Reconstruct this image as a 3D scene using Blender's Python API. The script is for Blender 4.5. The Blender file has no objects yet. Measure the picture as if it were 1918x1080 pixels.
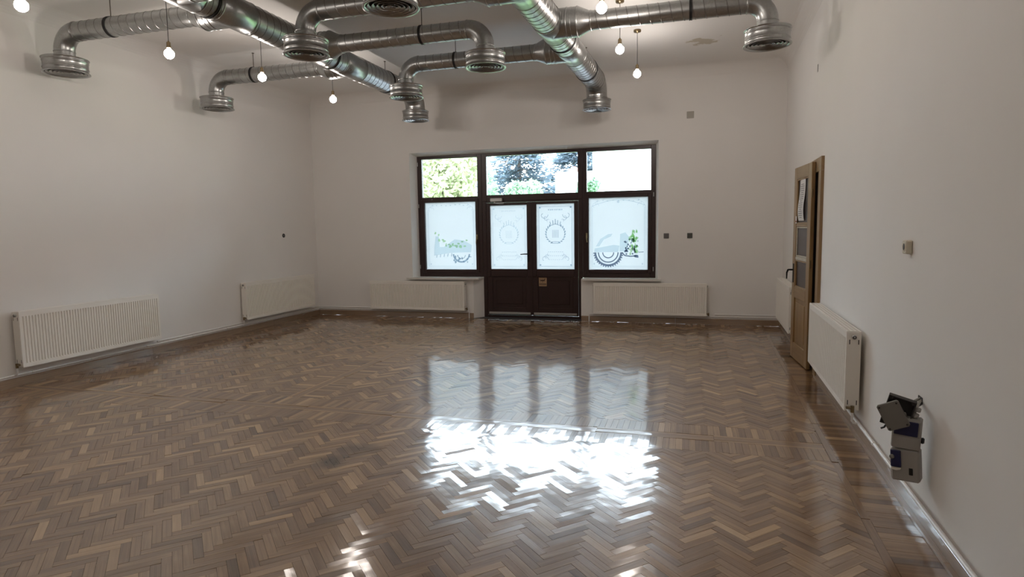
import bpy, math, random
from mathutils import Vector, Matrix
sc = bpy.context.scene
COL = sc.collection
random.seed(7)

# ------------------------------------------------------------------ camera, world, exposure
CAM_H = 1.618
F_PX, YAW, PITCH, ROLL = 1148.41, 0.2810, 0.0968, -0.0159
_cy, _sy, _cp, _sp = math.cos(YAW), math.sin(YAW), math.cos(PITCH), math.sin(PITCH)
cF = Vector((-_sy*_cp, _cy*_cp, -_sp)); _R0 = Vector((_cy, _sy, 0)); _U0 = _R0.cross(cF)
cR = math.cos(ROLL)*_R0 + math.sin(ROLL)*_U0
cU = -math.sin(ROLL)*_R0 + math.cos(ROLL)*_U0
cam_d = bpy.data.cameras.new('camera'); cam = bpy.data.objects.new('camera', cam_d); COL.objects.link(cam)
cam_d.sensor_width = 36.0; cam_d.lens = F_PX/1918*36.0; cam_d.clip_start = 0.05; cam_d.clip_end = 500
M = Matrix(((cR.x, cU.x, -cF.x, 0), (cR.y, cU.y, -cF.y, 0), (cR.z, cU.z, -cF.z, CAM_H), (0, 0, 0, 1)))
cam.matrix_world = M
sc.camera = cam

SKY_COL, SKY_STR = (0.81, 0.915, 1.06), 21.0
BULB_COL, BULB_STR = (1.0, 0.90, 0.82), 158.0
w = bpy.data.worlds.new('sky'); sc.world = w; w.use_nodes = True
bg = w.node_tree.nodes['Background']; bg.inputs[0].default_value = (*SKY_COL, 1); bg.inputs[1].default_value = SKY_STR
sc.view_settings.view_transform = 'Standard'
sc.view_settings.look = 'None'
sc.view_settings.exposure = 0.0
sc.view_settings.gamma = 1.0
sc.view_settings.use_curve_mapping = False
sc.cycles.max_bounces = 12; sc.cycles.diffuse_bounces = 9; sc.cycles.glossy_bounces = 5
sc.cycles.transmission_bounces = 6; sc.cycles.transparent_max_bounces = 12
sc.cycles.caustics_reflective = True; sc.cycles.caustics_refractive = True
sc.cycles.sample_clamp_indirect = 6.0

# ------------------------------------------------------------------ room dimensions
A, B, D, ZC, YR = -7.008, 1.4366, 10.508, 4.15, -2.6      # left x, right x at back, back y, ceiling, rear y
SR = -0.0301
def xw(y): return B + SR*(D - y)                            # the right wall leans in slightly towards the camera
RW = math.atan(-SR)                                         # its skew

# ------------------------------------------------------------------ materials
def new_mat(name):
    m = bpy.data.materials.new(name); m.use_nodes = True
    nt = m.node_tree; b = nt.nodes['Principled BSDF']
    return m, nt, b
def simple(name, col, rough=0.5, metal=0.0, spec=0.5, noise=0.0, nscale=8.0, bump=0.0, bscale=40.0, coat=0.0):
    m, nt, b = new_mat(name)
    b.inputs['Base Color'].default_value = (*col, 1); b.inputs['Roughness'].default_value = rough
    b.inputs['Metallic'].default_value = metal; b.inputs['Specular IOR Level'].default_value = spec
    b.inputs['Coat Weight'].default_value = coat
    tc = nt.nodes.new('ShaderNodeTexCoord')
    if noise > 0:
        n = nt.nodes.new('ShaderNodeTexNoise'); n.inputs['Scale'].default_value = nscale; n.inputs['Detail'].default_value = 5
        nt.links.new(tc.outputs['Object'], n.inputs['Vector'])
        mx = nt.nodes.new('ShaderNodeMix'); mx.data_type = 'RGBA'
        mx.inputs[6].default_value = (*[c*(1-noise) for c in col], 1); mx.inputs[7].default_value = (*[min(1, c*(1+noise)) for c in col], 1)
        nt.links.new(n.outputs['Fac'], mx.inputs[0]); nt.links.new(mx.outputs[2], b.inputs['Base Color'])
    if bump > 0:
        n2 = nt.nodes.new('ShaderNodeTexNoise'); n2.inputs['Scale'].default_value = bscale; n2.inputs['Detail'].default_value = 3
        nt.links.new(tc.outputs['Object'], n2.inputs['Vector'])
        bp = nt.nodes.new('ShaderNodeBump'); bp.inputs['Strength'].default_value = bump; bp.inputs['Distance'].default_value = 0.01
        nt.links.new(n2.outputs['Fac'], bp.inputs['Height']); nt.links.new(bp.outputs['Normal'], b.inputs['Normal'])
    return m

WALLC = (0.82, 0.805, 0.785)
m_wall = simple('wall_plaster', WALLC, 0.9, spec=0.2, noise=0.035, nscale=1.3, bump=0.06, bscale=14)
def ceiling_mat():
    m, nt, b = new_mat('ceiling_plaster')
    b.inputs['Roughness'].default_value = 0.9; b.inputs['Specular IOR Level'].default_value = 0.2
    g = nt.nodes.new('ShaderNodeNewGeometry')
    # peeling paint patch near the right corner of the ceiling
    vs = nt.nodes.new('ShaderNodeVectorMath'); vs.operation = 'SUBTRACT'; vs.inputs[1].default_value = (0.17, 9.15, ZC)
    sc_ = nt.nodes.new('ShaderNodeVectorMath'); sc_.operation = 'MULTIPLY'; sc_.inputs[1].default_value = (2.9, 3.6, 0.2)
    ln = nt.nodes.new('ShaderNodeVectorMath'); ln.operation = 'LENGTH'
    nt.links.new(g.outputs['Position'], vs.inputs[0]); nt.links.new(vs.outputs[0], sc_.inputs[0]); nt.links.new(sc_.outputs[0], ln.inputs[0])
    n = nt.nodes.new('ShaderNodeTexNoise'); n.inputs['Scale'].default_value = 7; n.inputs['Detail'].default_value = 6
    nt.links.new(g.outputs['Position'], n.inputs['Vector'])
    ad = nt.nodes.new('ShaderNodeMath'); ad.operation = 'MULTIPLY_ADD'; ad.inputs[1].default_value = -2.6; 
    nt.links.new(n.outputs['Fac'], ad.inputs[0]); nt.links.new(ln.outputs['Value'], ad.inputs[2])
    rmp = nt.nodes.new('ShaderNodeMapRange'); rmp.inputs[1].default_value = -0.95; rmp.inputs[2].default_value = -0.75; rmp.inputs[3].default_value = 1; rmp.inputs[4].default_value = 0
    nt.links.new(ad.outputs[0], rmp.inputs[0])
    mx = nt.nodes.new('ShaderNodeMix'); mx.data_type = 'RGBA'
    mx.inputs[6].default_value = (*WALLC, 1); mx.inputs[7].default_value = (0.60, 0.55, 0.46, 1)
    nt.links.new(rmp.outputs[0], mx.inputs[0]); nt.links.new(mx.outputs[2], b.inputs['Base Color'])
    return m
m_ceil = ceiling_mat()
m_white = simple('white_enamel', (0.78, 0.76, 0.70), 0.35, noise=0.02)
m_rad = simple('radiator_enamel', (0.86, 0.835, 0.78), 0.4, noise=0.02)
m_pipe = simple('painted_pipe', (0.80, 0.80, 0.79), 0.3, spec=0.6)
m_sill = simple('sill_stone', (0.66, 0.64, 0.61), 0.45, noise=0.06, nscale=30)
m_mahog = simple('mahogany_frame', (0.030, 0.013, 0.012), 0.35, noise=0.25, nscale=20)
m_stone = simple('dark_threshold', (0.05, 0.05, 0.052), 0.6, noise=0.2, nscale=30)
m_alu = simple('brushed_aluminium', (0.55, 0.55, 0.54), 0.4, metal=0.9)
m_brass = simple('aged_brass', (0.42, 0.33, 0.18), 0.4, metal=0.9)
m_bronze = simple('bronze_lampholder', (0.25, 0.19, 0.11), 0.35, metal=1.0)
m_black = simple('black_plastic', (0.012, 0.012, 0.013), 0.45)
m_rubber = simple('black_rubber_lining', (0.01, 0.01, 0.01), 0.6)
m_rod = simple('threaded_rod_steel', (0.14, 0.12, 0.10), 0.5, metal=0.6)
m_darkmetal = simple('dark_iron', (0.02, 0.02, 0.022), 0.4, metal=0.7)
m_boxgrey = simple('grey_box_plastic', (0.21, 0.20, 0.185), 0.5)
m_boxlight = simple('pale_grey_box_plastic', (0.36, 0.35, 0.33), 0.5)
m_boxdark = simple('dark_box_inside', (0.035, 0.032, 0.03), 0.6)
m_blue = simple('dark_blue_plastic', (0.018, 0.022, 0.085), 0.45)
m_ivory = simple('ivory_plastic', (0.62, 0.57, 0.46), 0.4)
m_plate_grey = simple('grey_blank_cover', (0.13, 0.125, 0.125), 0.5)
m_plate_green = simple('dark_green_grey_cover', (0.075, 0.08, 0.072), 0.5)
m_vent = simple('painted_vent_cover', (0.42, 0.395, 0.355), 0.7)
m_cable = simple('grey_cable_sheath', (0.30, 0.29, 0.26), 0.5)
m_paper = simple('printed_paper', (0.75, 0.74, 0.73), 0.8)
m_ink = simple('printing_ink', (0.22, 0.22, 0.24), 0.8)
m_tan = simple('tan_print', (0.42, 0.27, 0.15), 0.6)
m_brown = simple('brown_print', (0.07, 0.035, 0.02), 0.6)
m_dkglass = simple('curtained_door_glass', (0.075, 0.058, 0.058), 0.35, spec=0.4)
m_bead = simple('whitish_old_beading', (0.50, 0.46, 0.38), 0.6, noise=0.3, nscale=25)

def galvanised(name, col, rough):
    m, nt, b = new_mat(name)
    b.inputs['Metallic'].default_value = 1.0
    g = nt.nodes.new('ShaderNodeNewGeometry')
    v = nt.nodes.new('ShaderNodeTexVoronoi'); v.inputs['Scale'].default_value = 60
    n = nt.nodes.new('ShaderNodeTexNoise'); n.inputs['Scale'].default_value = 5; n.inputs['Detail'].default_value = 4
    nt.links.new(g.outputs['Position'], v.inputs['Vector']); nt.links.new(g.outputs['Position'], n.inputs['Vector'])
    mx = nt.nodes.new('ShaderNodeMix'); mx.data_type = 'RGBA'
    mx.inputs[6].default_value = (*[c*0.92 for c in col], 1); mx.inputs[7].default_value = (*[c*1.08 for c in col], 1)
    nt.links.new(v.outputs['Color'], mx.inputs[0]); nt.links.new(mx.outputs[2], b.inputs['Base Color'])
    mr = nt.nodes.new('ShaderNodeMapRange'); mr.inputs[3].default_value = rough*0.75; mr.inputs[4].default_value = rough*1.3
    nt.links.new(n.outputs['Fac'], mr.inputs[0]); nt.links.new(mr.outputs[0], b.inputs['Roughness'])
    return m
m_galv = galvanised('galvanised_steel', (0.42, 0.425, 0.42), 0.31)
m_seam = galvanised('galvanised_seam', (0.27, 0.265, 0.255), 0.35)
m_louvre = galvanised('galvanised_louvre', (0.36, 0.35, 0.34), 0.3)

def glass_mat():
    m = bpy.data.materials.new('clear_glass'); m.use_nodes = True; nt = m.node_tree; nt.nodes.clear()
    o = nt.nodes.new('ShaderNodeOutputMaterial'); t = nt.nodes.new('ShaderNodeBsdfTransparent'); g = nt.nodes.new('ShaderNodeBsdfGlossy')
    t.inputs[0].default_value = (0.95, 0.98, 0.97, 1); g.inputs['Roughness'].default_value = 0.02
    fr = nt.nodes.new('ShaderNodeFresnel'); fr.inputs[0].default_value = 1.4
    mx = nt.nodes.new('ShaderNodeMixShader')
    nt.links.new(fr.outputs[0], mx.inputs[0]); nt.links.new(t.outputs[0], mx.inputs[1]); nt.links.new(g.outputs[0], mx.inputs[2]); nt.links.new(mx.outputs[0], o.inputs[0])
    return m
def frosted_mat():
    m = bpy.data.materials.new('frosted_film_glass'); m.use_nodes = True; nt = m.node_tree; nt.nodes.clear()
    o = nt.nodes.new('ShaderNodeOutputMaterial'); t = nt.nodes.new('ShaderNodeBsdfTranslucent'); d = nt.nodes.new('ShaderNodeBsdfDiffuse')
    tr = nt.nodes.new('ShaderNodeBsdfTransparent'); tr.inputs[0].default_value = (0.9, 0.96, 0.95, 1)
    t.inputs[0].default_value = (0.325, 0.338, 0.335, 1); d.inputs[0].default_value = (0.7, 0.72, 0.72, 1)
    m1 = nt.nodes.new('ShaderNodeMixShader'); m1.inputs[0].default_value = 0.18
    m2 = nt.nodes.new('ShaderNodeMixShader'); m2.inputs[0].default_value = 0.02
    nt.links.new(t.outputs[0], m1.inputs[1]); nt.links.new(d.outputs[0], m1.inputs[2])
    nt.links.new(m1.outputs[0], m2.inputs[1]); nt.links.new(tr.outputs[0], m2.inputs[2]); nt.links.new(m2.outputs[0], o.inputs[0])
    return m
def etched_mat(name, col, a):
    m = bpy.data.materials.new(name); m.use_nodes = True; nt = m.node_tree; nt.nodes.clear()
    o = nt.nodes.new('ShaderNodeOutputMaterial'); t = nt.nodes.new('ShaderNodeBsdfTransparent'); d = nt.nodes.new('ShaderNodeBsdfTranslucent')
    t.inputs[0].default_value = (*col, 1); d.inputs[0].default_value = (*col, 1)
    mx = nt.nodes.new('ShaderNodeMixShader'); mx.inputs[0].default_value = a
    nt.links.new(t.outputs[0], mx.inputs[1]); nt.links.new(d.outputs[0], mx.inputs[2]); nt.links.new(mx.outputs[0], o.inputs[0])
    return m
m_glass = glass_mat(); m_frost = frosted_mat()
m_etch = etched_mat('clear_cut_motif', (0.62, 0.70, 0.76), 0.1)
m_etch_dark = etched_mat('dark_cut_motif', (0.42, 0.47, 0.55), 0.1)
m_etch_green = etched_mat('green_cut_motif', (0.72, 0.86, 0.66), 0.1)
m_etch_faint = etched_mat('faint_cut_motif', (0.87, 0.92, 0.94), 0.1)

def bulb_mat():
    m = bpy.data.materials.new('lit_bulb_glass'); m.use_nodes = True; nt = m.node_tree; nt.nodes.clear()
    o = nt.nodes.new('ShaderNodeOutputMaterial'); e = nt.nodes.new('ShaderNodeEmission')
    e.inputs[0].default_value = (*BULB_COL, 1); e.inputs[1].default_value = BULB_STR
    nt.links.new(e.outputs[0], o.inputs[0]); return m
m_bulb = bulb_mat()

def wood_mat(name, dark, mid, light, coat=1.0, coat_rough=0.07, use_tone=True, undulate=True, grain=(2.5, 70)):
    m, nt, b = new_mat(name); L = nt.links.new
    uv = nt.nodes.new('ShaderNodeUVMap'); uv.uv_map = 'UVMap'
    mp = nt.nodes.new('ShaderNodeMapping'); mp.inputs['Scale'].default_value = (grain[0], grain[1], 1)
    L(uv.outputs[0], mp.inputs[0])
    n = nt.nodes.new('ShaderNodeTexNoise'); n.inputs['Scale'].default_value = 1.0; n.inputs['Detail'].default_value = 6; n.inputs['Distortion'].default_value = 0.8
    L(mp.outputs[0], n.inputs['Vector'])
    n2 = nt.nodes.new('ShaderNodeTexNoise'); n2.inputs['Scale'].default_value = 6.0; n2.inputs['Detail'].default_value = 3
    L(uv.outputs[0], n2.inputs['Vector'])
    at = nt.nodes.new('ShaderNodeAttribute'); at.attribute_name = 'tone'
    a1 = nt.nodes.new('ShaderNodeMath'); a1.operation = 'MULTIPLY_ADD'; a1.inputs[1].default_value = 0.58
    L(n.outputs['Fac'], a1.inputs[0])
    if use_tone: L(at.outputs['Fac'], a1.inputs[2])
    else: a1.inputs[2].default_value = 0.45
    a2 = nt.nodes.new('ShaderNodeMath'); a2.operation = 'MULTIPLY_ADD'; a2.inputs[1].default_value = 0.14
    L(n2.outputs['Fac'], a2.inputs[0]); L(a1.outputs[0], a2.inputs[2])
    a3 = nt.nodes.new('ShaderNodeMath'); a3.operation = 'SUBTRACT'; a3.inputs[1].default_value = 0.36; L(a2.outputs[0], a3.inputs[0])
    r = nt.nodes.new('ShaderNodeValToRGB'); cr = r.color_ramp
    cr.elements[0].position = 0.0; cr.elements[0].color = (*dark, 1); cr.elements[1].position = 1.0; cr.elements[1].color = (*light, 1)
    e = cr.elements.new(0.45); e.color = (*mid, 1)
    L(a3.outputs[0], r.inputs[0])
    g = nt.nodes.new('ShaderNodeNewGeometry')
    col_out = r.outputs[0]
    if use_tone:      # two old dark stains in the varnish
        for (px, py, rad) in ((-2.34, 3.95, 0.17), (-2.42, 3.68, 0.16)):
            vs = nt.nodes.new('ShaderNodeVectorMath'); vs.operation = 'SUBTRACT'; vs.inputs[1].default_value = (px, py, 0)
            ln = nt.nodes.new('ShaderNodeVectorMath'); ln.operation = 'LENGTH'
            sn = nt.nodes.new('ShaderNodeTexNoise'); sn.inputs['Scale'].default_value = 6; sn.inputs['Detail'].default_value = 4
            L(g.outputs['Position'], vs.inputs[0]); L(vs.outputs[0], ln.inputs[0]); L(g.outputs['Position'], sn.inputs['Vector'])
            ma = nt.nodes.new('ShaderNodeMath'); ma.operation = 'MULTIPLY_ADD'; ma.inputs[1].default_value = 0.25; L(sn.outputs['Fac'], ma.inputs[0]); L(ln.outputs['Value'], ma.inputs[2])
            mr = nt.nodes.new('ShaderNodeMapRange'); mr.inputs[1].default_value = 0.13; mr.inputs[2].default_value = 0.13+rad; mr.inputs[3].default_value = 0.2; mr.inputs[4].default_value = 1.0
            L(ma.outputs[0], mr.inputs[0])
            mm = nt.nodes.new('ShaderNodeMix'); mm.data_type = 'RGBA'; mm.blend_type = 'MULTIPLY'; mm.inputs[0].default_value = 1.0
            L(col_out, mm.inputs[6]); L(mr.outputs[0], mm.inputs[7]); col_out = mm.outputs[2]
    L(col_out, b.inputs['Base Color'])
    b.inputs['Roughness'].default_value = 0.4; b.inputs['Specular IOR Level'].default_value = 0.2
    b.inputs['Coat Weight'].default_value = coat; b.inputs['Coat Roughness'].default_value = coat_rough; b.inputs['Coat IOR'].default_value = 2.15
    if undulate:
        wn = nt.nodes.new('ShaderNodeTexNoise'); wn.inputs['Scale'].default_value = 7.0; wn.inputs['Detail'].default_value = 1.5
        L(g.outputs['Position'], wn.inputs['Vector'])
        wb = nt.nodes.new('ShaderNodeBump'); wb.inputs['Strength'].default_value = 1.0; wb.inputs['Distance'].default_value = 0.0022
        sx = nt.nodes.new('ShaderNodeSeparateXYZ'); L(g.outputs['Position'], sx.inputs[0])
        wr = nt.nodes.new('ShaderNodeMapRange'); wr.inputs[1].default_value = 3.9; wr.inputs[2].default_value = 5.0; wr.inputs[3].default_value = 1.0; wr.inputs[4].default_value = 0.4
        L(sx.outputs[1], wr.inputs[0]); L(wr.outputs[0], wb.inputs['Strength'])
        # the varnish near the camera is duller and rougher than in the refinished far half
        rr = nt.nodes.new('ShaderNodeMapRange'); rr.inputs[1].default_value = 3.7; rr.inputs[2].default_value = 4.9; rr.inputs[3].default_value = 0.135; rr.inputs[4].default_value = coat_rough
        L(sx.outputs[1], rr.inputs[0]); L(rr.outputs[0], b.inputs['Coat Roughness'])
        la = nt.nodes.new('ShaderNodeAttribute'); la.attribute_name = 'lean'      # every block lies a little out of level
        va = nt.nodes.new('ShaderNodeVectorMath'); va.operation = 'ADD'; vn = nt.nodes.new('ShaderNodeVectorMath'); vn.operation = 'NORMALIZE'
        L(g.outputs['Normal'], va.inputs[0]); L(la.outputs['Vector'], va.inputs[1]); L(va.outputs[0], vn.inputs[0]); L(vn.outputs[0], wb.inputs['Normal'])
        L(wn.outputs['Fac'], wb.inputs['Height'])
        gb = nt.nodes.new('ShaderNodeBump'); gb.inputs['Strength'].default_value = 1.0; gb.inputs['Distance'].default_value = 0.00016
        L(n.outputs['Fac'], gb.inputs['Height']); L(wb.outputs['Normal'], gb.inputs['Normal'])
        L(gb.outputs['Normal'], b.inputs['Normal']); L(gb.outputs['Normal'], b.inputs['Coat Normal'])
    return m
m_parquet = wood_mat('varnished_oak_parquet', (0.085, 0.042, 0.018), (0.235, 0.134, 0.064), (0.50, 0.33, 0.175))
m_skirt = wood_mat('varnished_oak_skirting', (0.13, 0.08, 0.045), (0.27, 0.18, 0.11), (0.42, 0.30, 0.19), coat=1.0, coat_rough=0.10, use_tone=False, undulate=False)
m_pine = wood_mat('waxed_pine', (0.13, 0.075, 0.028), (0.28, 0.17, 0.072), (0.44, 0.31, 0.145), coat=0.3, coat_rough=0.3, use_tone=False, undulate=False, grain=(1.5, 22))
m_subfloor = simple('subfloor_joint', (0.03, 0.02, 0.014), 0.7)
m_floor_far = simple('plain_oak_boards', (0.19, 0.125, 0.08), 0.3, noise=0.3, nscale=12, coat=0.6)

# ------------------------------------------------------------------ mesh helpers
class MB:
    def __init__(s): s.v = []; s.f = []; s.sm = []; s.uv = {}; s.tone = None; s.lean = []
    def add(s, vs, fs, smooth=False):
        o = len(s.v); s.v += [tuple(v) for v in vs]
        for f in fs: s.f.append(tuple(i+o for i in f)); s.sm.append(smooth)
    def box(s, x0, x1, y0, y1, z0, z1, bev=0.0):
        if x1 < x0: x0, x1 = x1, x0
        if y1 < y0: y0, y1 = y1, y0
        if z1 < z0: z0, z1 = z1, z0
        b = min(bev, (x1-x0)*.45, (y1-y0)*.45, (z1-z0)*.45)
        if b <= 0:
            s.add([(x, y, z) for z in (z0, z1) for y in (y0, y1) for x in (x0, x1)],
                  [(0, 2, 3, 1), (4, 5, 7, 6), (0, 1, 5, 4), (2, 6, 7, 3), (0, 4, 6, 2), (1, 3, 7, 5)])
            return
        vs = []; idx = {}
        X, Y, Z = (x0, x1), (y0, y1), (z0, z1)
        for i in (0, 1):
            for j in (0, 1):
                for k in (0, 1):
                    sx, sy, sz = (1 if i == 0 else -1), (1 if j == 0 else -1), (1 if k == 0 else -1)
                    idx[i, j, k, 'x'] = len(vs); vs.append((X[i], Y[j]+sy*b, Z[k]+sz*b))
                    idx[i, j, k, 'y'] = len(vs); vs.append((X[i]+sx*b, Y[j], Z[k]+sz*b))
                    idx[i, j, k, 'z'] = len(vs); vs.append((X[i]+sx*b, Y[j]+sy*b, Z[k]))
        fs = []
        for i in (0, 1):
            q = [idx[i, 0, 0, 'x'], idx[i, 1, 0, 'x'], idx[i, 1, 1, 'x'], idx[i, 0, 1, 'x']]; fs.append(q if i else q[::-1])
            q = [idx[0, i, 0, 'y'], idx[1, i, 0, 'y'], idx[1, i, 1, 'y'], idx[0, i, 1, 'y']]; fs.append(q[::-1] if i else q)
            q = [idx[0, 0, i, 'z'], idx[1, 0, i, 'z'], idx[1, 1, i, 'z'], idx[0, 1, i, 'z']]; fs.append(q if i else q[::-1])
        for i in (0, 1):
            for j in (0, 1):
                q = [idx[i, j, 0, 'x'], idx[i, j, 0, 'y'], idx[i, j, 1, 'y'], idx[i, j, 1, 'x']]; fs.append(q if (i == j) else q[::-1])
                q = [idx[i, 0, j, 'x'], idx[i, 0, j, 'z'], idx[i, 1, j, 'z'], idx[i, 1, j, 'x']]; fs.append(q[::-1] if (i == j) else q)
                q = [idx[0, i, j, 'y'], idx[0, i, j, 'z'], idx[1, i, j, 'z'], idx[1, i, j, 'y']]; fs.append(q if (i == j) else q[::-1])
                for k in (0, 1):
                    q = [idx[i, j, k, 'x'], idx[i, j, k, 'y'], idx[i, j, k, 'z']]; fs.append(q if (i+j+k) % 2 else q[::-1])
        s.add(vs, fs)
    def prism(s, poly, axis, a0, a1):       # poly of 2-D points extruded along an axis
        def P(p, a):
            return {'x': (a, p[0], p[1]), 'y': (p[0], a, p[1]), 'z': (p[0], p[1], a)}[axis]
        n = len(poly)
        s.add([P(p, a0) for p in poly]+[P(p, a1) for p in poly],
              [tuple(range(n))[::-1], tuple(range(n, 2*n))]+[(i, (i+1) % n, (i+1) % n+n, i+n) for i in range(n)])
    def tube(s, pts, r, seg=12, cap=True, smooth=True):
        pts = [Vector(p) for p in pts]; rs = r if isinstance(r, (list, tuple)) else [r]*len(pts)
        t0 = (pts[1]-pts[0]).normalized(); ref = Vector((0, 0, 1)) if abs(t0.z) < .9 else Vector((1, 0, 0))
        u = t0.cross(ref).normalized(); vs = []
        for i, p in enumerate(pts):
            t = ((pts[min(i+1, len(pts)-1)]-p).normalized()+(p-pts[max(i-1, 0)]).normalized()) if 0 < i < len(pts)-1 else ((pts[1]-pts[0]) if i == 0 else (pts[-1]-pts[-2]))
            t.normalize(); u = (u-t*u.dot(t)).normalized(); v = t.cross(u)
            for k in range(seg):
                a = 2*math.pi*k/seg; vs.append(p+rs[i]*(math.cos(a)*u+math.sin(a)*v))
        fs = [(i*seg+k, i*seg+(k+1) % seg, (i+1)*seg+(k+1) % seg, (i+1)*seg+k) for i in range(len(pts)-1) for k in range(seg)]
        s.add(vs, fs, smooth)
        if cap:
            s.add(vs[:seg], [tuple(range(seg))[::-1]]); s.add(vs[-seg:], [tuple(range(seg))])
    def lathe(s, prof, seg=32, o=(0, 0, 0), ax='z', smooth=True, close=False):
        vs = []
        for (r, h) in prof:
            for k in range(seg):
                a = 2*math.pi*k/seg; c, d = r*math.cos(a), r*math.sin(a)
                p = {'z': (c, d, h), 'x': (h, c, d), 'y': (d, h, c)}[ax]
                vs.append((o[0]+p[0], o[1]+p[1], o[2]+p[2]))
        n = len(prof)
        fs = [(i*seg+k, i*seg+(k+1) % seg, (i+1)*seg+(k+1) % seg, (i+1)*seg+k) for i in range(n-1) for k in range(seg)]
        if close: fs += [((n-1)*seg+k, (n-1)*seg+(k+1) % seg, (k+1) % seg, k) for k in range(seg)]
        s.add(vs, fs, smooth)
    def ribbon(s, pts, wid, y, th=0.001):      # flat stroke in the x-z plane, facing -y
        pts = [Vector((p[0], p[1])) for p in pts]
        for a, b in zip(pts[:-1], pts[1:]):
            d = (b-a); l = d.length
            if l < 1e-6: continue
            d /= l; n = Vector((-d.y, d.x))*wid/2
            q = [a-n, b-n, b+n, a+n]
            s.add([(p.x, y, p.y) for p in q]+[(p.x, y+th, p.y) for p in q],
                  [(0, 1, 2, 3), (7, 6, 5, 4), (0, 4, 5, 1), (1, 5, 6, 2), (2, 6, 7, 3), (3, 7, 4, 0)])
    def blob(s, c, rx, rz, y, th=0.001, n=10, jit=0.0, rnd=None):
        poly = []
        for k in range(n):
            a = 2*math.pi*k/n; q = 1+(rnd.uniform(-jit, jit) if rnd else 0)
            poly.append((c[0]+rx*q*math.cos(a), c[1]+rz*q*math.sin(a)))
        s.prism(poly, 'y', y, y+th)

def build(name, mb, mat, parent=None, world=False, loc=None, rot=None, kind=None, label=None, cat=None, group=None, autosmooth=True):
    me = bpy.data.meshes.new(name)
    off = Vector((0, 0, 0))
    if world and parent is not None:
        p = parent
        while p is not None: off += Vector(p.location); p = p.parent
    vs = [(v[0]-off.x, v[1]-off.y, v[2]-off.z) for v in mb.v] if off.length > 0 else mb.v
    me.from_pydata(vs, [], mb.f); me.update()
    me.polygons.foreach_set('use_smooth', mb.sm)
    if mb.uv:
        uvl = me.uv_layers.new(name='UVMap'); buf = []
        for p in me.polygons:
            for vi in p.vertices: buf += mb.uv.get(vi, (0, 0))
        uvl.data.foreach_set('uv', buf)
    if getattr(mb, 'lean', None):
        at = me.attributes.new('lean', 'FLOAT_VECTOR', 'POINT'); at.data.foreach_set('vector', mb.lean)
    if mb.tone is not None:
        at = me.attributes.new('tone', 'FLOAT', 'POINT'); at.data.foreach_set('value', mb.tone)
    me.materials.append(mat)
    o = bpy.data.objects.new(name, me); COL.objects.link(o)
    if parent is not None: o.parent = parent
    if loc is not None: o.location = loc
    if rot is not None: o.rotation_euler = rot
    tag(o, label, cat, group, kind)
    return o
def tag(o, label=None, cat=None, group=None, kind=None):
    if label: o['label'] = label
    if cat: o['category'] = cat
    if group: o['group'] = group
    if kind: o['kind'] = kind
    return o
def empty(name, loc, rot=None, parent=None, label=None, cat=None, group=None, kind=None):
    o = bpy.data.objects.new(name, None); COL.objects.link(o); o.location = loc; o.empty_display_size = 0.1
    if rot is not None: o.rotation_euler = rot
    if parent is not None: o.parent = parent
    return tag(o, label, cat, group, kind)
def board_uv(mb, axis):      # UV with u along the given axis, random offset per call
    a, b = random.uniform(0, 30), random.uniform(0, 30)
    for i, v in enumerate(mb.v):
        o = [k for k in range(3) if k != axis]
        mb.uv[i] = (v[axis]+a, v[o[0]]+v[o[1]]+b)
    return mb

# ------------------------------------------------------------------ room shell
XLF, XDL, XDR, XRF = -4.965, -3.765, -1.785, -0.489      # window opening at the wall face
XLB, XDLB, XDRB, XRB = -4.905, -3.63, -1.79, -0.540       # the same, at the frame
ZS, ZH, ZHB, RY = 0.72, 3.030, 2.985, 0.20
YF = D+RY
mb = MB()
def q4(*p): mb.add(p, [(0, 1, 2, 3)])
def fr(x0, x1, z0, z1, y=D): q4((x0, y, z0), (x1, y, z0), (x1, y, z1), (x0, y, z1))
XL0, XR0 = A-0.30, B+0.40
fr(XL0, XLF, 0, 4.5); fr(XRF, XR0, 0, 4.5); fr(XLF, XRF, ZH, 4.5)
fr(XLF, XDL, 0, ZS); fr(XDR, XRF, 0, ZS)
fr(XL0, XLB, -.3, 4.5, D+.42); fr(XRB, XR0, -.3, 4.5, D+.42); fr(XLB, XRB, ZHB, 4.5, D+.42); fr(XLB, XDLB, -.3, ZS, D+.42); fr(XDRB, XRB, -.3, ZS, D+.42)
def rev(a0, z0, a1, z1, b0, w0, b1, w1):     # splayed reveal strip, then a straight one outwards
    q4((a0, D, z0), (a1, D, z1), (b1, YF, w1), (b0, YF, w0)); q4((b0, YF, w0), (b1, YF, w1), (b1, D+.42, w1), (b0, D+.42, w0))
rev(XLF, ZS, XLF, ZH, XLB, ZS, XLB, ZHB); rev(XRF, ZH, XRF, ZS, XRB, ZHB, XRB, ZS)
rev(XLF, ZH, XRF, ZH, XLB, ZHB, XRB, ZHB)
rev(XDL, 0, XDL, ZS, XDLB, 0, XDLB, ZS); rev(XDR, ZS, XDR, 0, XDRB, ZS, XDRB, 0)
rev(XLF, ZS, XDL, ZS, XLB, ZS, XDLB, ZS); rev(XDR, ZS, XRF, ZS, XDRB, ZS, XRB, ZS)
fr(XL0, XL0+.001, 0, 4.5)
build('wall_back', mb, m_wall, kind='structure')
mb = MB(); mb.box(A-.25, A, YR-.2, D+.05, -.02, 4.45); build('wall_left', mb, m_wall, kind='structure')
mb = MB(); mb.prism([(xw(YR-.2), YR-.2), (xw(YR-.2)+.3, YR-.2), (B+.3, D+.05), (xw(D+.05), D+.05)], 'z', -.02, 4.45)
build('wall_right', mb, m_wall, kind='structure')
mb = MB(); mb.box(A-.3, B+.3, YR-.2, YR, -.02, 4.45); build('wall_rear', mb, m_wall, kind='structure')
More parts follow.
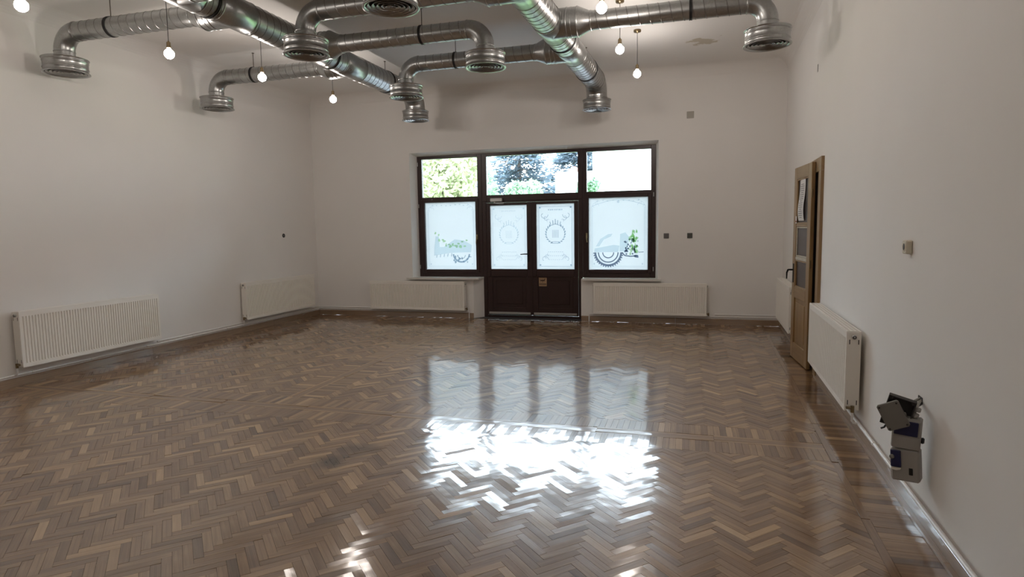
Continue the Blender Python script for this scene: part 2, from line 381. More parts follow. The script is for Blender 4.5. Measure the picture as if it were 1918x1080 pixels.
# ceiling with a quarter-round cove along every wall
RC, NC = 0.20, 9
mb = MB(); rings = []
for i in range(NC+1):
    a = math.pi/2*i/NC; off = RC*(1-math.cos(a)); z = ZC-RC+RC*math.sin(a)
    off -= 0.004*(1-i/NC)
    rings.append([(A+off, YR+off, z), (xw(YR)-off, YR+off, z), (B-off, D-off, z), (A+off, D-off, z)])
vs = [p for r in rings for p in r]
fs = [(4*i+k, 4*(i+1)+k, 4*(i+1)+(k+1) % 4, 4*i+(k+1) % 4) for i in range(NC) for k in range(4)]
mb.add(vs, fs); mb.add(rings[-1], [(3, 2, 1, 0)])
mb.add([(A-.2, YR-.2, 4.46), (B+.3, YR-.2, 4.46), (B+.3, D+.4, 4.46), (A-.2, D+.4, 4.46)], [(0, 1, 2, 3)])
o = build('ceiling', mb, m_ceil, kind='structure')
for p in o.data.polygons[:NC*4]: p.use_smooth = False

# ------------------------------------------------------------------ parquet floor
mb = MB(); mb.box(A-.2, B+.2, YR-.1, D+.02, -.06, -.0075)
floor = build('floor', mb, m_subfloor, kind='structure')
mb = MB(); mb.prism([(A, YR), (xw(YR), YR), (xw(0.2), 0.2), (A, 0.2)], 'z', -.02, 0.0)
build('plain_field', mb, m_floor_far, floor, label='plain boards behind the camera')
PW, PN = 0.047, 5; PL = PW*PN
def clip_poly(poly, zone):
    n = len(zone)
    for i in range(n):
        a, b = zone[i], zone[(i+1) % n]; ex, ey = b[0]-a[0], b[1]-a[1]; out = []
        m = len(poly)
        if m == 0: return []
        for j in range(m):
            p, q = poly[j], poly[(j+1) % m]
            dp = ex*(p[1]-a[1])-ey*(p[0]-a[0]); dq = ex*(q[1]-a[1])-ey*(q[0]-a[0])
            if dp >= 0: out.append(p)
            if (dp >= 0) != (dq >= 0):
                t = dp/(dp-dq); out.append((p[0]+t*(q[0]-p[0]), p[1]+t*(q[1]-p[1])))
        poly = out
    return poly
def area(p): return .5*abs(sum(p[i][0]*p[(i+1) % len(p)][1]-p[(i+1) % len(p)][0]*p[i][1] for i in range(len(p)))) if len(p) > 2 else 0
def inset(poly, d):
    n = len(poly); res = []
    # drop near-duplicate points
    pts = []
    for p in poly:
        if not pts or math.hypot(p[0]-pts[-1][0], p[1]-pts[-1][1]) > 1e-4: pts.append(p)
    if len(pts) > 1 and math.hypot(pts[0][0]-pts[-1][0], pts[0][1]-pts[-1][1]) < 1e-4: pts.pop()
    n = len(pts)
    if n < 3: return []
    for i in range(n):
        p0, p1, p2 = pts[i-1], pts[i], pts[(i+1) % n]
        d1 = Vector((p1[0]-p0[0], p1[1]-p0[1])).normalized(); d2 = Vector((p2[0]-p1[0], p2[1]-p1[1])).normalized()
        n1 = Vector((-d1.y, d1.x)); n2 = Vector((-d2.y, d2.x)); h = n1+n2
        k = 1+n1.dot(n2)
        if k < .25: return []
        v = Vector(p1)+h*(d/k); res.append((v.x, v.y))
    return res
blocks = []       # (kind, polygon, direction angle, full block?)
def tone():
    r = random.random()
    if r < .09: return random.uniform(.62, .92)
    if r < .17: return random.uniform(.06, .22)
    return min(.68, max(.16, random.gauss(.42, .10)))
XB = lambda y: xw(y)-0.255           # inner edge of the border along the right wall
YT0, YT1 = 4.50, 5.10                # cross band
XS0, XS1 = -4.02, -3.44              # lengthwise band
YB = D-0.33
fields = [[(A+.01, 0.2), (XB(0.2)-.045, 0.2), (XB(YT0)-.045, YT0), (A+.01, YT0)],
          [(A+.01, YT1), (XS0, YT1), (XS0, YB), (A+.01, YB)],
          [(XS1, YT1), (XB(YT1)-.045, YT1), (XB(YB)-.045, YB), (XS1, YB)]]
c45 = math.sqrt(.5)
def rot45(p): return (c45*(p[0]-p[1]), c45*(p[0]+p[1]))
for fi, zone in enumerate(fields):
    xs = [p[0] for p in zone]; ys = [p[1] for p in zone]
    px, py = math.sqrt(2)*PL, math.sqrt(2)*PW
    for j in range(int(min(xs)/px)-3, int(max(xs)/px)+3):
        for k in range(int(min(ys)/py)-8, int(max(ys)/py)+9):
            for typ in (0, 1):
                x0, y0 = (k*1.0+j*PN, k*1.0-j*PN) if typ == 0 else (PN+k+j*PN, k-PN+1-j*PN)
                # undo the drift so that k counts along y
                wd, ht = (PN, 1) if typ == 0 else (1, PN)
                q = [rot45((x*PW, y*PW)) for x, y in ((x0, y0), (x0+wd, y0), (x0+wd, y0+ht), (x0, y0+ht))]
                if max(p[0] for p in q) < min(xs) or min(p[0] for p in q) > max(xs) or max(p[1] for p in q) < min(ys) or min(p[1] for p in q) > max(ys): continue
                c = clip_poly(q, zone); a = area(c)
                if a < 1.5e-4: continue
                blocks.append(('parquet_block', c, math.radians(45 if typ == 0 else 135), a > PW*PL*.999))
def rect(x0, x1, y0, y1): return [(x0, y0), (x1, y0), (x1, y1), (x0, y1)]
def row_x(x0, x1, y0, y1, step, name='parquet_block', ang=90, zone=None):        # a row of blocks side by side in x
    n = max(1, round((x1-x0)/step)); s = (x1-x0)/n
    for i in range(n):
        q = rect(x0+i*s, x0+(i+1)*s, y0, y1)
        if zone: q = clip_poly(q, zone)
        if area(q) > 1e-4: blocks.append((name, q, math.radians(ang), False))
def row_y(x0, x1, y0, y1, step, name='parquet_block', ang=0, zone=None):
    n = max(1, round((y1-y0)/step)); s = (y1-y0)/n
    for i in range(n):
        q = rect(x0, x1, y0+i*s, y0+(i+1)*s)
        if zone: q = clip_poly(q, zone)
        if area(q) > 1e-4: blocks.append((name, q, math.radians(ang), False))
bandzone = [(A+.0, YT0), (XB(YT0)-.045, YT0), (XB(YT1)-.045, YT1), (A+.0, YT1)]
row_x(A+.02, 1.1, YT0, YT0+.235, PW, zone=bandzone)
row_x(A+.02, 1.1, YT0+.365, YT1, PW, zone=bandzone)
for (y0, y1) in ((YT0+.235, YT0+.265), (YT0+.265, YT0+.335), (YT0+.335, YT0+.365)):
    row_x(A+.02, 1.1, y0, y1, .9, 'border_strip', 0, bandzone)
row_y(XS0, XS0+.225, YT1, YB, PW); row_y(XS1-.225, XS1, YT1, YB, PW)
for (x0, x1) in ((XS0+.225, XS0+.253), (XS0+.253, XS1-.253), (XS1-.253, XS1-.225)):
    row_y(x0, x1, YT1, YB, .9, 'border_strip', 90)
# border along the right wall: boards across, a strip inside
bz = [(XB(0.2), 0.2), (xw(0.2)-.005, 0.2), (xw(D)-.005, D), (XB(D), D)]
row_y(0.7, 1.5, 0.2, D, .062, 'border_plank', 0, bz)
sz = [(XB(0.2)-.045, 0.2), (XB(0.2), 0.2), (XB(D), D), (XB(D)-.045, D)]
row_y(0.6, 1.3, 0.2, D, .85, 'border_strip', 90, sz)
# along the left wall and along the back wall
row_x(A+.01, XB(D)-.045, YB+.045, D, .062, 'border_plank', 90); row_x(A+.01, XB(D)-.045, YB, YB+.045, .85, 'border_strip', 0)

def proj_area(poly):
    pts = []
    for (x, y) in poly:
        d = Vector((x, y, 0))-Vector((0, 0, CAM_H)); z = d.dot(cF)
        if z < .3: return 0
        pts.append((959+F_PX*d.dot(cR)/z, 540-F_PX*d.dot(cU)/z))
    cx = sum(p[0] for p in pts)/len(pts); cy_ = sum(p[1] for p in pts)/len(pts)
    if not (-10 < cx < 1928 and 0 < cy_ < 1085): return 0
    return area(pts)
TOPZ = 0.0
def block_geom(mb, poly, ang, tn, tilt, zoff, origin=(0, 0), near=True):
    top = inset(poly, 0.0006); mid = inset(poly, 0.0003)
    if len(top) < 3 or len(top) != len(mid) or area(top) > area(poly): return False
    cx = sum(p[0] for p in poly)/len(poly); cy_ = sum(p[1] for p in poly)/len(poly)
    def zz(p): return TOPZ+zoff+tilt[0]*(p[0]-cx)+tilt[1]*(p[1]-cy_)
    n = len(top); o = len(mb.v)
    vs = [(p[0]-origin[0], p[1]-origin[1], zz(p)) for p in top]+[(p[0]-origin[0], p[1]-origin[1], zz(p)-.004) for p in mid]+[(p[0]-origin[0], p[1]-origin[1], -.009) for p in mid]
    fs = [tuple(range(n))]+[(n+i, n+(i+1) % n, (i+1) % n, i) for i in range(n)]+[(2*n+i, 2*n+(i+1) % n, n+(i+1) % n, n+i) for i in range(n)]
    mb.add(vs, fs)
    ca, sa = math.cos(ang), math.sin(ang); ou, ov = random.uniform(0, 40), random.uniform(0, 40)
    for i in range(3*n):
        x, y = vs[i][0]+origin[0]-cx, vs[i][1]+origin[1]-cy_
        mb.uv[o+i] = (x*ca+y*sa+ou, -x*sa+y*ca+ov)
    mb.tone += [tn]*(3*n)
    sl = 0.014 if (cy_+origin[1]*0) < YT0 and near else 0.0055
    lx, ly = random.gauss(0, sl), random.gauss(0, sl)
    mb.lean += [lx, ly, 0]*(3*n)
    return True
TILT = 0.0040
sized = sorted(range(len(blocks)), key=lambda i: -proj_area(blocks[i][1]))
limit = {'parquet_block': 300, 'border_plank': 120, 'border_strip': 80}
single = set(); cnt = {}
for i in sized:
    k = blocks[i][0]
    if cnt.get(k, 0) < limit[k] and proj_area(blocks[i][1]) > 60: single.add(i); cnt[k] = cnt.get(k, 0)+1
rest = {}
variants = {}
for i, (k, poly, ang, full) in enumerate(blocks):
    tn = tone()
    if k == 'border_strip':
        ex = max(p[0] for p in poly)-min(p[0] for p in poly); ey = max(p[1] for p in poly)-min(p[1] for p in poly)
        tn = min(.95, .62+.4*(tn-.42)) if min(ex, ey) < .032 else .40+.4*(tn-.42)
    if k == 'border_plank': tn = tn-.03
    tl = TILT
    nr = k == 'parquet_block'
    tilt = (random.gauss(0, tl), random.gauss(0, tl)); zo = random.uniform(-.0005, .0005)
    if i in single:
        cx = sum(p[0] for p in poly)/len(poly); cy_ = sum(p[1] for p in poly)/len(poly)
        if full:          # whole blocks share a few meshes
            key = (round(math.degrees(ang)), int(tn*24))
            if key not in variants:
                b_ = MB(); b_.tone = []; block_geom(b_, [(p[0]-cx, p[1]-cy_) for p in poly], ang, tn, (0, 0), 0, near=True)
                variants[key] = build(k, b_, m_parquet, floor); o = variants[key]
            else:
                o = variants[key].copy(); COL.objects.link(o)
            o.location = (cx, cy_, zo); o.rotation_euler = (tilt[1], -tilt[0], 0)
        else:
            b_ = MB(); b_.tone = []
            if block_geom(b_, poly, ang, tn, tilt, zo, (cx, cy_), near=nr): build(k, b_, m_parquet, floor, loc=(cx, cy_, 0))
    else:
        b_ = rest.setdefault(k, MB())
        if b_.tone is None: b_.tone = []
        block_geom(b_, poly, ang, tn, tilt, zo, near=nr)
for k, b_ in rest.items():
    build({'parquet_block': 'parquet_field', 'border_plank': 'border_planking', 'border_strip': 'border_stripping'}[k], b_, m_parquet, floor, kind='stuff')

# ------------------------------------------------------------------ skirting boards
def board(parent, p0, p1, nrm, h=0.095, t=0.018):
    p0, p1 = Vector((*p0, 0)), Vector((*p1, 0)); d = p1-p0; L_ = d.length; d.normalize(); n = Vector((*nrm, 0)).normalized()
    prof = [(0, 0.0015), (t, 0.0015), (t, h-.010), (t-.010, h), (0, h)]
    b_ = MB(); vs = []
    for q in (0, L_): vs += [p0+d*q+n*(a+.001)+Vector((0, 0, z)) for a, z in prof]
    m_ = len(prof); b_.add(vs, [tuple(range(m_))[::-1], tuple(range(m_, 2*m_))]+[(i, (i+1) % m_, (i+1) % m_+m_, i+m_) for i in range(m_)])
    ou, ov = random.uniform(0, 30), random.uniform(0, 30)
    for i, v in enumerate(b_.v):
        vv = Vector(v)-p0; b_.uv[i] = (vv.dot(d)+ou, vv.z+vv.dot(n)+ov)
    build('board', b_, m_skirt, parent, world=True)
bl = empty('baseboard_left', (A, 5, 0), kind='structure')
for a, b in ((-2.5, 2.2), (2.203, 6.55), (6.553, 9.1), (9.103, D-.022)): board(bl, (A, a), (A, b), (1, 0))
bb = empty('baseboard_back', (-5, D, 0), kind='structure')
for a, b in ((A+.003, XDL-.003), (XDR+.003, -.2), (-.197, B-.022)): board(bb, (a, D), (b, D), (0, -1))
br_ = empty('baseboard_right', (B, 5, 0), kind='structure')
for a, b in ((-2.5, 3.2), (3.203, 7.02), (8.24, D-.022)):
    b_ = MB(); b_.prism([(xw(a)-.044, a), (xw(a)-.0195, a), (xw(b)-.0195, b), (xw(b)-.044, b)], 'z', .0015, .020)
    board_uv(b_, 1); build('shoe_moulding', b_, m_skirt, br_, world=True)
for a, b in ((-2.5, 2.9), (2.903, 7.02), (8.24, D-.022)): board(br_, (xw(a), a), (xw(b), b), (-1, -SR))

# ------------------------------------------------------------------ window sills and threshold
t1 = empty('trim_1', (-4.3, D-.05, ZS-.005), kind='structure')
mb = MB(); mb.prism([(-5.05, D-.10), (-3.625, D-.10), (-3.625, YF+.01), (XLB-.03, YF+.01), (XLB-.06, D), (-5.05, D)], 'z', ZS-.004, ZS+.026); build('sill_board', mb, m_sill, t1, world=True)
t2 = empty('trim_2', (-1.1, D-.05, ZS-.005), kind='structure')
mb = MB(); mb.prism([(-1.765, D-.10), (-.434, D-.10), (-.434, D), (XRB+.06, D), (XRB+.03, YF+.01), (-1.765, YF+.01)], 'z', ZS-.004, ZS+.026); build('sill_board', mb, m_sill, t2, world=True)
mb = MB(); mb.prism([(XDL, D-.012), (XDR, D-.012), (XDRB, D+.45), (XDLB, D+.45)], 'z', -.05, .004); build('trim_3', mb, m_stone, kind='structure')

# ------------------------------------------------------------------ glazed shopfront: three windows and a double door
def ring(mb, o, i, y0, y1, bev=.004):      # outer and inner rectangles x0,x1,z0,z1
    mb.box(o[0], i[0], y0, y1, o[2], o[3], bev); mb.box(i[1], o[1], y0, y1, o[2], o[3], bev)
    mb.box(i[0], i[1], y0, y1, o[2], i[2], bev); mb.box(i[0], i[1], y0, y1, i[3], o[3], bev)
def pane(parent, r, mat, y=YF+.03, name='pane'):
    b_ = MB(); b_.box(r[0]-.008, r[1]+.008, y, y+.004, r[2]-.008, r[3]+.008); return build(name, b_, mat, parent, world=True)
def hinge(parent, x, z):
    b_ = MB(); b_.tube([(x, YF-.022, z-.035), (x, YF-.022, z+.035)], .007, 8); build('hinge', b_, m_alu, parent, world=True)
def win_handle(parent, x, z, s):
    b_ = MB(); b_.box(x-.013, x+.013, YF-.032, YF-.022, z-.045, z+.045, .003); b_.tube([(x, YF-.03, z), (x, YF-.062, z)], .008, 8)
    b_.tube([(x, YF-.062, z+.006), (x+s*.004, YF-.064, z-.06), (x+s*.012, YF-.06, z-.115)], [.010, .009, .007], 8)
    build('handle', b_, m_brass, parent, world=True)

def bay(name, xo0, xo1, lower, upper, hx, hs, loc):
    w_ = empty(name, loc, kind='structure')
    b_ = MB(); ring(b_, (xo0, xo1, .7465, 2.985), (lower[0]-.045, lower[1]+.045, lower[2]-.045, upper[3]), YF, YF+.075)
    b_.box(lower[0]-.045, lower[1]+.045, YF, YF+.075, lower[3]+.045, upper[2]-.001, .004)
    # fill the margins left and right of the fixed upper light
    if upper[0] > lower[0]-.045: b_.box(lower[0]-.045, upper[0], YF, YF+.075, upper[2], upper[3], .003)
    if upper[1] < lower[1]+.045: b_.box(upper[1], lower[1]+.045, YF, YF+.075, upper[2], upper[3], .003)
    build('frame', b_, m_mahog, w_, world=True)
    b_ = MB(); ring(b_, (lower[0]-.06, lower[1]+.06, lower[2]-.06, lower[3]+.055), lower, YF-.018, YF+.06, .006)
    sash = build('sash', b_, m_mahog, w_, world=True)
    pane(sash, lower, m_frost)
    pane(w_, upper, m_glass)
    win_handle(sash, hx, 1.48, hs)
    return w_, sash
LL = (-4.774, -3.764, .88, 2.130); LU = (-4.813, -3.712, 2.225, 2.930)
RL = (-1.679, -.669, .885, 2.128); RU = (-1.713, -.615, 2.240, 2.922)
win1, sash1 = bay('window_1', XLB, -3.635, LL, LU, -3.735, -1, (-4.3, YF, .762))
for z in (.93, 2.07): hinge(win1, XLB+.022, z)
hinge(win1, XLB+.022, 2.84)
win3, sash3 = bay('window_3', -1.785, XRB, RL, RU, -1.712, 1, (-1.1, YF, .762))
for z in (.90, 2.16): hinge(win3, XRB-.035, z)
win2 = empty('window_2', (-2.7, YF, 2.15), kind='structure')
CU = (-3.543, -1.870, 2.235, 2.930)
mb = MB(); ring(mb, (-3.633, -1.787, 2.125, 2.985), CU, YF, YF+.075); build('frame', mb, m_mahog, win2, world=True)
pane(win2, CU, m_glass)
dr = empty('door_1', (-2.71, YF, 0), kind='structure')
mb = MB(); mb.box(-3.633, -3.560, YF, YF+.075, .004, 2.125, .004); mb.box(-1.860, -1.787, YF, YF+.075, .004, 2.125, .004); mb.box(-3.56, -1.86, YF+.01, YF+.075, 2.095, 2.125, .003)
mb.box(-3.56, -1.86, YF+.005, YF+.075, .004, .045, .003)
build('door_frame', mb, m_mahog, dr, world=True)
leafs = []
for (x0, x1, g, px0, px1) in ((-3.557, -2.711, (-3.485, -2.794, .89, 2.045), -3.455, -2.825), (-2.706, -1.863, (-2.620, -1.935, .89, 2.050), -2.595, -1.96)):
    b_ = MB(); ring(b_, (x0, x1, .75, 2.092), g, YF-.012, YF+.045, .006)
    b_.box(x0, px0, YF-.012, YF+.045, .05, .75, .004); b_.box(px1, x1, YF-.012, YF+.045, .05, .75, .004)
    b_.box(px0, px1, YF-.012, YF+.045, .05, .19, .004)
    lf = build('door_leaf', b_, m_mahog, dr, world=True); leafs.append(lf)
    b_ = MB(); b_.box(px0, px1, YF+.005, YF+.03, .19, .75); b_.box(px0+.06, px1-.06, YF-.006, YF+.01, .25, .69, .012); build('panel', b_, m_mahog, lf, world=True)
    pane(lf, g, m_frost, YF+.018)
    b_ = MB(); b_.box(x0+.03, x1-.03, YF-.03, YF-.012, .065, .105, .004); build('weather_bar', b_, m_alu, lf, world=True, label='pale metal weather bar')
mb = MB(); mb.box(-2.722, -2.694, YF-.022, YF-.010, .06, 2.09, .004); build('astragal', mb, m_mahog, leafs[0], world=True)
mb = MB(); mb.box(-2.785, -2.755, YF-.02, YF-.012, 1.02, 1.24, .003); mb.tube([(-2.77, YF-.02, 1.165), (-2.77, YF-.065, 1.165)], .009, 8); mb.tube([(-2.77, YF-.065, 1.165), (-2.83, YF-.068, 1.165), (-2.905, YF-.062, 1.158)], [.011, .010, .008], 8)
build('lever_handle', mb, m_darkmetal, leafs[0], world=True)
mb = MB(); mb.box(-3.462, -3.236, YF-.06, YF-.0005, 2.110, 2.176, .008); cl = build('door_closer', mb, m_alu, dr, world=True, label='grey metal overhead closer')
mb = MB(); mb.tube([(-3.38, YF-.05, 2.11), (-3.38, YF-.05, 2.092)], .014, 8); mb.box(-3.40, -3.20, YF-.056, YF-.046, 2.083, 2.097, .002); mb.tube([(-3.40, YF-.05, 2.09), (-3.29, YF-.03, 2.072), (-3.22, YF-.02, 2.072)], .006, 8)
build('closer_arm', mb, m_alu, cl, world=True)
# sticker on the door panel
st = empty('door_sticker', (-2.509, YF-.0135, .585), label='small tan printed sticker with a dark animal silhouette on the double door', cat='sticker')
mb = MB(); mb.box(-2.58, -2.438, YF-.0145, YF-.0125, .585, .74); build('sheet', mb, m_tan, st, world=True)
mb = MB(); yk = YF-.0155
mb.blob((-2.512, .690), .040, .016, yk, n=9); mb.blob((-2.475, .702), .017, .011, yk, n=7); mb.blob((-2.552, .695), .012, .010, yk, n=7)
for (a, b) in (((-2.545, .683), (-2.556, .652)), ((-2.525, .680), (-2.518, .650)), ((-2.495, .680), (-2.50, .655)), ((-2.483, .688), (-2.466, .664)), ((-2.470, .71), (-2.462, .728)), ((-2.56, .70), (-2.57, .716))): mb.ribbon([a, b], .007, yk)
mb.box(-2.572, -2.446, yk, yk+.001, .727, .734); mb.box(-2.572, -2.446, yk, yk+.001, .605, .637)
build('print', mb, m_brown, st, world=True)
mb = MB()
for i in range(11): mb.ribbon([(-2.565+i*.0108, .612), (-2.562+i*.0108, .630)], .0045, yk-.0008)
build('lettering', mb, m_tan, st, world=True)

# frosted-film motifs, cut as thin strips on the room side of the panes
def motif(parent, name, mat, draw, y):
    b_ = MB(); draw(b_, y); build(name, b_, mat, parent, world=True)
def arc(c, r, a0, a1, n=24, rz=None):
    rz = rz or r
    return [(c[0]+r*math.cos(math.radians(a0+(a1-a0)*i/n)), c[1]+rz*math.sin(math.radians(a0+(a1-a0)*i/n))) for i in range(n+1)]
def scroll(b_, x, z, sx, sz, s, y, wd=.006):
    for k, (r0, ph) in enumerate(((.085, 0), (.055, .9), (.035, 2.1))):
        pts = []
        for i in range(14):
            t = i/13; a = ph+t*4.2; r = r0*s*(1-.75*t)
            pts.append((x+sx*(.055*s*k*.8+r*math.cos(a)), z+sz*(.05*s*k+r*math.sin(a))))
        b_.ribbon(pts, wd*(1-.2*k), y)
rnd = random.Random(3)
YP = YF+.0275
def d_right_wheel(b_, y):
    cx, cz = -1.345, 1.185
    for r, wd in ((.225, .035), (.170, .020), (.095, .018)): b_.ribbon(arc((cx, cz), r, 180, 360, 28), wd, y)
    for i in range(19):
        a = math.radians(183+i*9.7); b_.ribbon([(cx+.237*math.cos(a), cz+.237*math.sin(a)), (cx+.262*math.cos(a), cz+.262*math.sin(a))], .018, y)
    b_.ribbon([(-1.11, 1.185), (-1.06, 1.13), (-.96, 1.115), (-.86, 1.125)], .020, y); b_.blob((-.865, 1.115), .045, .03, y, n=8, jit=.3, rnd=rnd)
    for i in range(26): b_.blob((rnd.uniform(-1.09, -.83), rnd.uniform(1.14, 1.42)), rnd.uniform(.006, .020), rnd.uniform(.010, .030), y, n=6, jit=.3, rnd=rnd)
    b_.ribbon([(-.83, 1.185), (-.74, 1.19)], .010, y); b_.ribbon([(-.90, 1.30), (-.885, 1.17)], .026, y)
motif(sash3, 'wheel_motif', m_etch_dark, d_right_wheel, YP)
def d_right_body(b_, y):
    b_.prism([(-1.59, 1.19), (-1.17, 1.19), (-1.15, 1.30), (-1.25, 1.315), (-1.58, 1.255)], 'y', y, y+.001)
    b_.prism([(-1.56, 1.29), (-1.48, 1.42), (-1.35, 1.50), (-1.27, 1.51), (-1.30, 1.46), (-1.42, 1.41), (-1.50, 1.29)], 'y', y, y+.001)
    b_.prism([(-1.15, 1.20), (-1.02, 1.20), (-.99, 1.45), (-1.05, 1.53), (-1.14, 1.50)], 'y', y, y+.001)
motif(sash3, 'vehicle_motif', m_etch_faint, d_right_body, YP+.0012)
def d_right_green(b_, y):
    for i in range(34):
        t = rnd.random(); x = -.93+rnd.uniform(-.09, .09)*(1.15-.6*t); z = 1.15+t*.42
        b_.blob((x+.03*t, z), rnd.uniform(.012, .030), rnd.uniform(.015, .040), y+.00002*i, th=.0004, n=7, jit=.4, rnd=rnd)
motif(sash3, 'leaf_motif', m_etch_green, d_right_green, YP+.0014)
def d_border(x0, x1, z0, z1, arch):
    def f(b_, y):
        b_.ribbon([(x0+.05, z1-.14), (x0+.05, z0+.05), (x1-.05, z0+.05), (x1-.05, z1-.14)], .006, y)
        b_.ribbon([(x0+.065, z1-.17), (x0+.065, z0+.066), (x1-.065, z0+.066), (x1-.065, z1-.17)], .004, y)
        if arch:
            b_.ribbon([(x0+.05+(x1-x0-.1)*i/20, z1-.14+.10*math.sin(math.pi*i/20)) for i in range(21)], .010, y)
            b_.blob(((x0+x1)/2, z1-.075), .022, .022, y, n=8)
        for sx, x in ((1, x0+.10), (-1, x1-.10)):
            scroll(b_, x, z1-.14, sx, 1, .9, y); b_.blob((x-sx*.01, z0+.10), .012, .018, y, n=7)
        for i in range(9):
            b_.blob((x0+.15+(x1-x0-.3)*i/8+rnd.uniform(-.01, .01), z1-.055+rnd.uniform(-.01, .01)), .016, .008, y, n=7, jit=.3, rnd=rnd)
    return f
motif(sash3, 'border_motif', m_etch_faint, d_border(*RL, True), YP)
motif(sash1, 'border_motif', m_etch_faint, d_border(*LL, False), YP)
def d_left(b_, y):
    b_.ribbon(arc((-4.07, 1.18), .16, 185, 355, 20), .03, y); b_.ribbon(arc((-4.07, 1.16), .08, 190, 350, 12), .012, y)
    for i in range(5): b_.ribbon([(-4.56+i*.075, 1.155+i*.008), (-4.57+i*.075, 1.10+i*.006)], .012, y)
    for i in range(14): b_.blob((rnd.uniform(-4.25, -3.88), rnd.uniform(1.02, 1.14)), rnd.uniform(.01, .02), rnd.uniform(.01, .03), y, n=6, jit=.3, rnd=rnd)
motif(sash1, 'wheel_motif', m_etch, d_left, YP)
def d_left2(b_, y):
    b_.prism([(-4.62, 1.14), (-4.28, 1.19), (-3.88, 1.20), (-3.86, 1.33), (-4.02, 1.42), (-4.2, 1.44), (-4.42, 1.30), (-4.50, 1.30), (-4.52, 1.50), (-4.58, 1.50), (-4.61, 1.30)], 'y', y, y+.001)
motif(sash1, 'vehicle_motif', m_etch_faint, d_left2, YP+.0012)
def d_left3(b_, y):
    for i in range(16):
        t = i/15; b_.blob((-4.57+t*.62+rnd.uniform(-.02, .02), 1.52-.20*min(1, t*2.2)+.1*max(0, t-.5)+rnd.uniform(-.05, .05)), rnd.uniform(.015, .035), rnd.uniform(.012, .03), y, n=7, jit=.4, rnd=rnd)
motif(sash1, 'leaf_motif', m_etch_green, d_left3, YP+.0014)
def d_door(g):
    x0, x1, z0, z1 = g; cx = (x0+x1)/2
    def f(b_, y):
        b_.ribbon([(x0+.045, z0+.05), (x1-.045, z0+.05), (x1-.045, z1-.05), (x0+.045, z1-.05), (x0+.045, z0+.05)], .006, y)
        for sx, x in ((1, x0+.13), (-1, x1-.13)):
            scroll(b_, x, z1-.19, sx, -1, 1.0, y, .008); b_.blob((x-sx*.065, z1-.065), .016, .016, y, n=8); b_.blob((x-sx*.065, z0+.075), .016, .014, y, n=8)
        cz = z0+.63
        for s in (1, -1):            # laurel wreath: leaves along two arcs
            for i in range(9):
                a = math.radians(-70+i*15); p = (cx+s*.165*math.cos(a), cz+.165*math.sin(a)); q = (p[0]+s*.032*math.cos(a+1.0), p[1]+.042*math.sin(a+1.0))
                b_.ribbon([p, q], .018, y)
            b_.ribbon([(cx+s*.165*math.cos(math.radians(-75+i*8)), cz+.165*math.sin(math.radians(-75+i*8))) for i in range(18)], .005, y)
        b_.ribbon([(cx-.10, cz+.14), (cx, cz+.175), (cx+.10, cz+.14)], .010, y)       # crown above
        for k, h in ((-.085, .05), (-.04, .075), (0, .095), (.04, .075), (.085, .05)): b_.ribbon([(cx+k, cz+.165), (cx+k*1.15, cz+.165+h)], .013, y)
        for k in (-.05, -.025, 0, .025, .05): b_.ribbon([(cx+k, cz+.07), (cx+k, cz-.07)], .007, y)
        b_.ribbon([(cx-.075, cz-.145), (cx+.075, cz-.145)], .010, y); b_.ribbon([(cx-.06, cz-.170), (cx+.06, cz-.170)], .008, y)
        for i in range(8): b_.blob((cx-.12+i*.034, z1-.105), .010, .012, y, n=6, jit=.3, rnd=rnd)
        for sx, x in ((1, x0+.14), (-1, x1-.14)): scroll(b_, x, z0+.17, sx, 1, .9, y, .007)
    return f
def d_lines(g):
    x0, x1, z0, z1 = g
    def f(b_, y):
        for zz, n in ((z0+.31, 8), (z0+.24, 10), (z0+.17, 7)):
            for i in range(n): b_.ribbon([((x0+x1)/2+(i-(n-1)/2)*.036-.012, zz+rnd.uniform(-.004, .004)), ((x0+x1)/2+(i-(n-1)/2)*.036+.012, zz)], .010, y)
    return f
for lf, g, mt in ((leafs[0], (-3.485, -2.794, .89, 2.045), m_etch_faint), (leafs[1], (-2.620, -1.935, .89, 2.050), m_etch)):
    motif(lf, 'wreath_motif', mt, d_door(g), YF+.0155); motif(lf, 'lower_motif', m_etch_faint, d_lines(g), YF+.0155)

# ------------------------------------------------------------------ pine door in the right wall
dy0, dy1 = 7.03, 8.20
d2 = empty('door_2', (xw(7.6), 7.6, 0), kind='structure')
def on_right(y0, y1, t, z0, z1, t0=0.0):
    b_ = MB(); b_.prism([(xw(y0)-t, y0), (xw(y0)-t0, y0), (xw(y1)-t0, y1), (xw(y1)-t, y1)], 'z', z0, z1); return b_
for (y0, y1, z0, z1) in ((dy0, dy0+.15, .0, 2.17), (dy0, dy1, 2.172, 2.315), (dy1-.02, dy1, .0, 2.17)):
    b_ = on_right(y0, y1, .030, z0, z1, -.002); board_uv(b_, 2 if z0 == 0 else 1); build('casing', b_, m_pine, d2, world=True)
b_ = on_right(dy0+.15, dy1-.02, .006, .0, 2.17, -.002); build('jamb_shadow_gap', b_, simple('dark_gap_shade', (0.035, 0.018, 0.009), .7), d2, world=True)  # dark sheet behind the leaf, shade of the open gap put in its colour
b_ = on_right(dy0+.155, dy0+.205, .022, .0, 2.165, .004); board_uv(b_, 2); build('jamb', b_, m_pine, d2, world=True)
LW, LH = 0.79, 2.285
hx, hy = xw(7.33)-.034, 7.33
leaf_dir = math.atan2(0.998, -0.062)
b_ = MB(); gx0, gx1 = .135, .665
for (x0, x1, z0, z1) in ((0, gx0, .012, LH), (gx1, LW, .012, LH), (gx0, gx1, .012, .20), (gx0, gx1, .745, .875), (gx0, gx1, 2.145, LH)): b_.box(x0, x1, 0, .04, z0, z1, .004)
vv = []
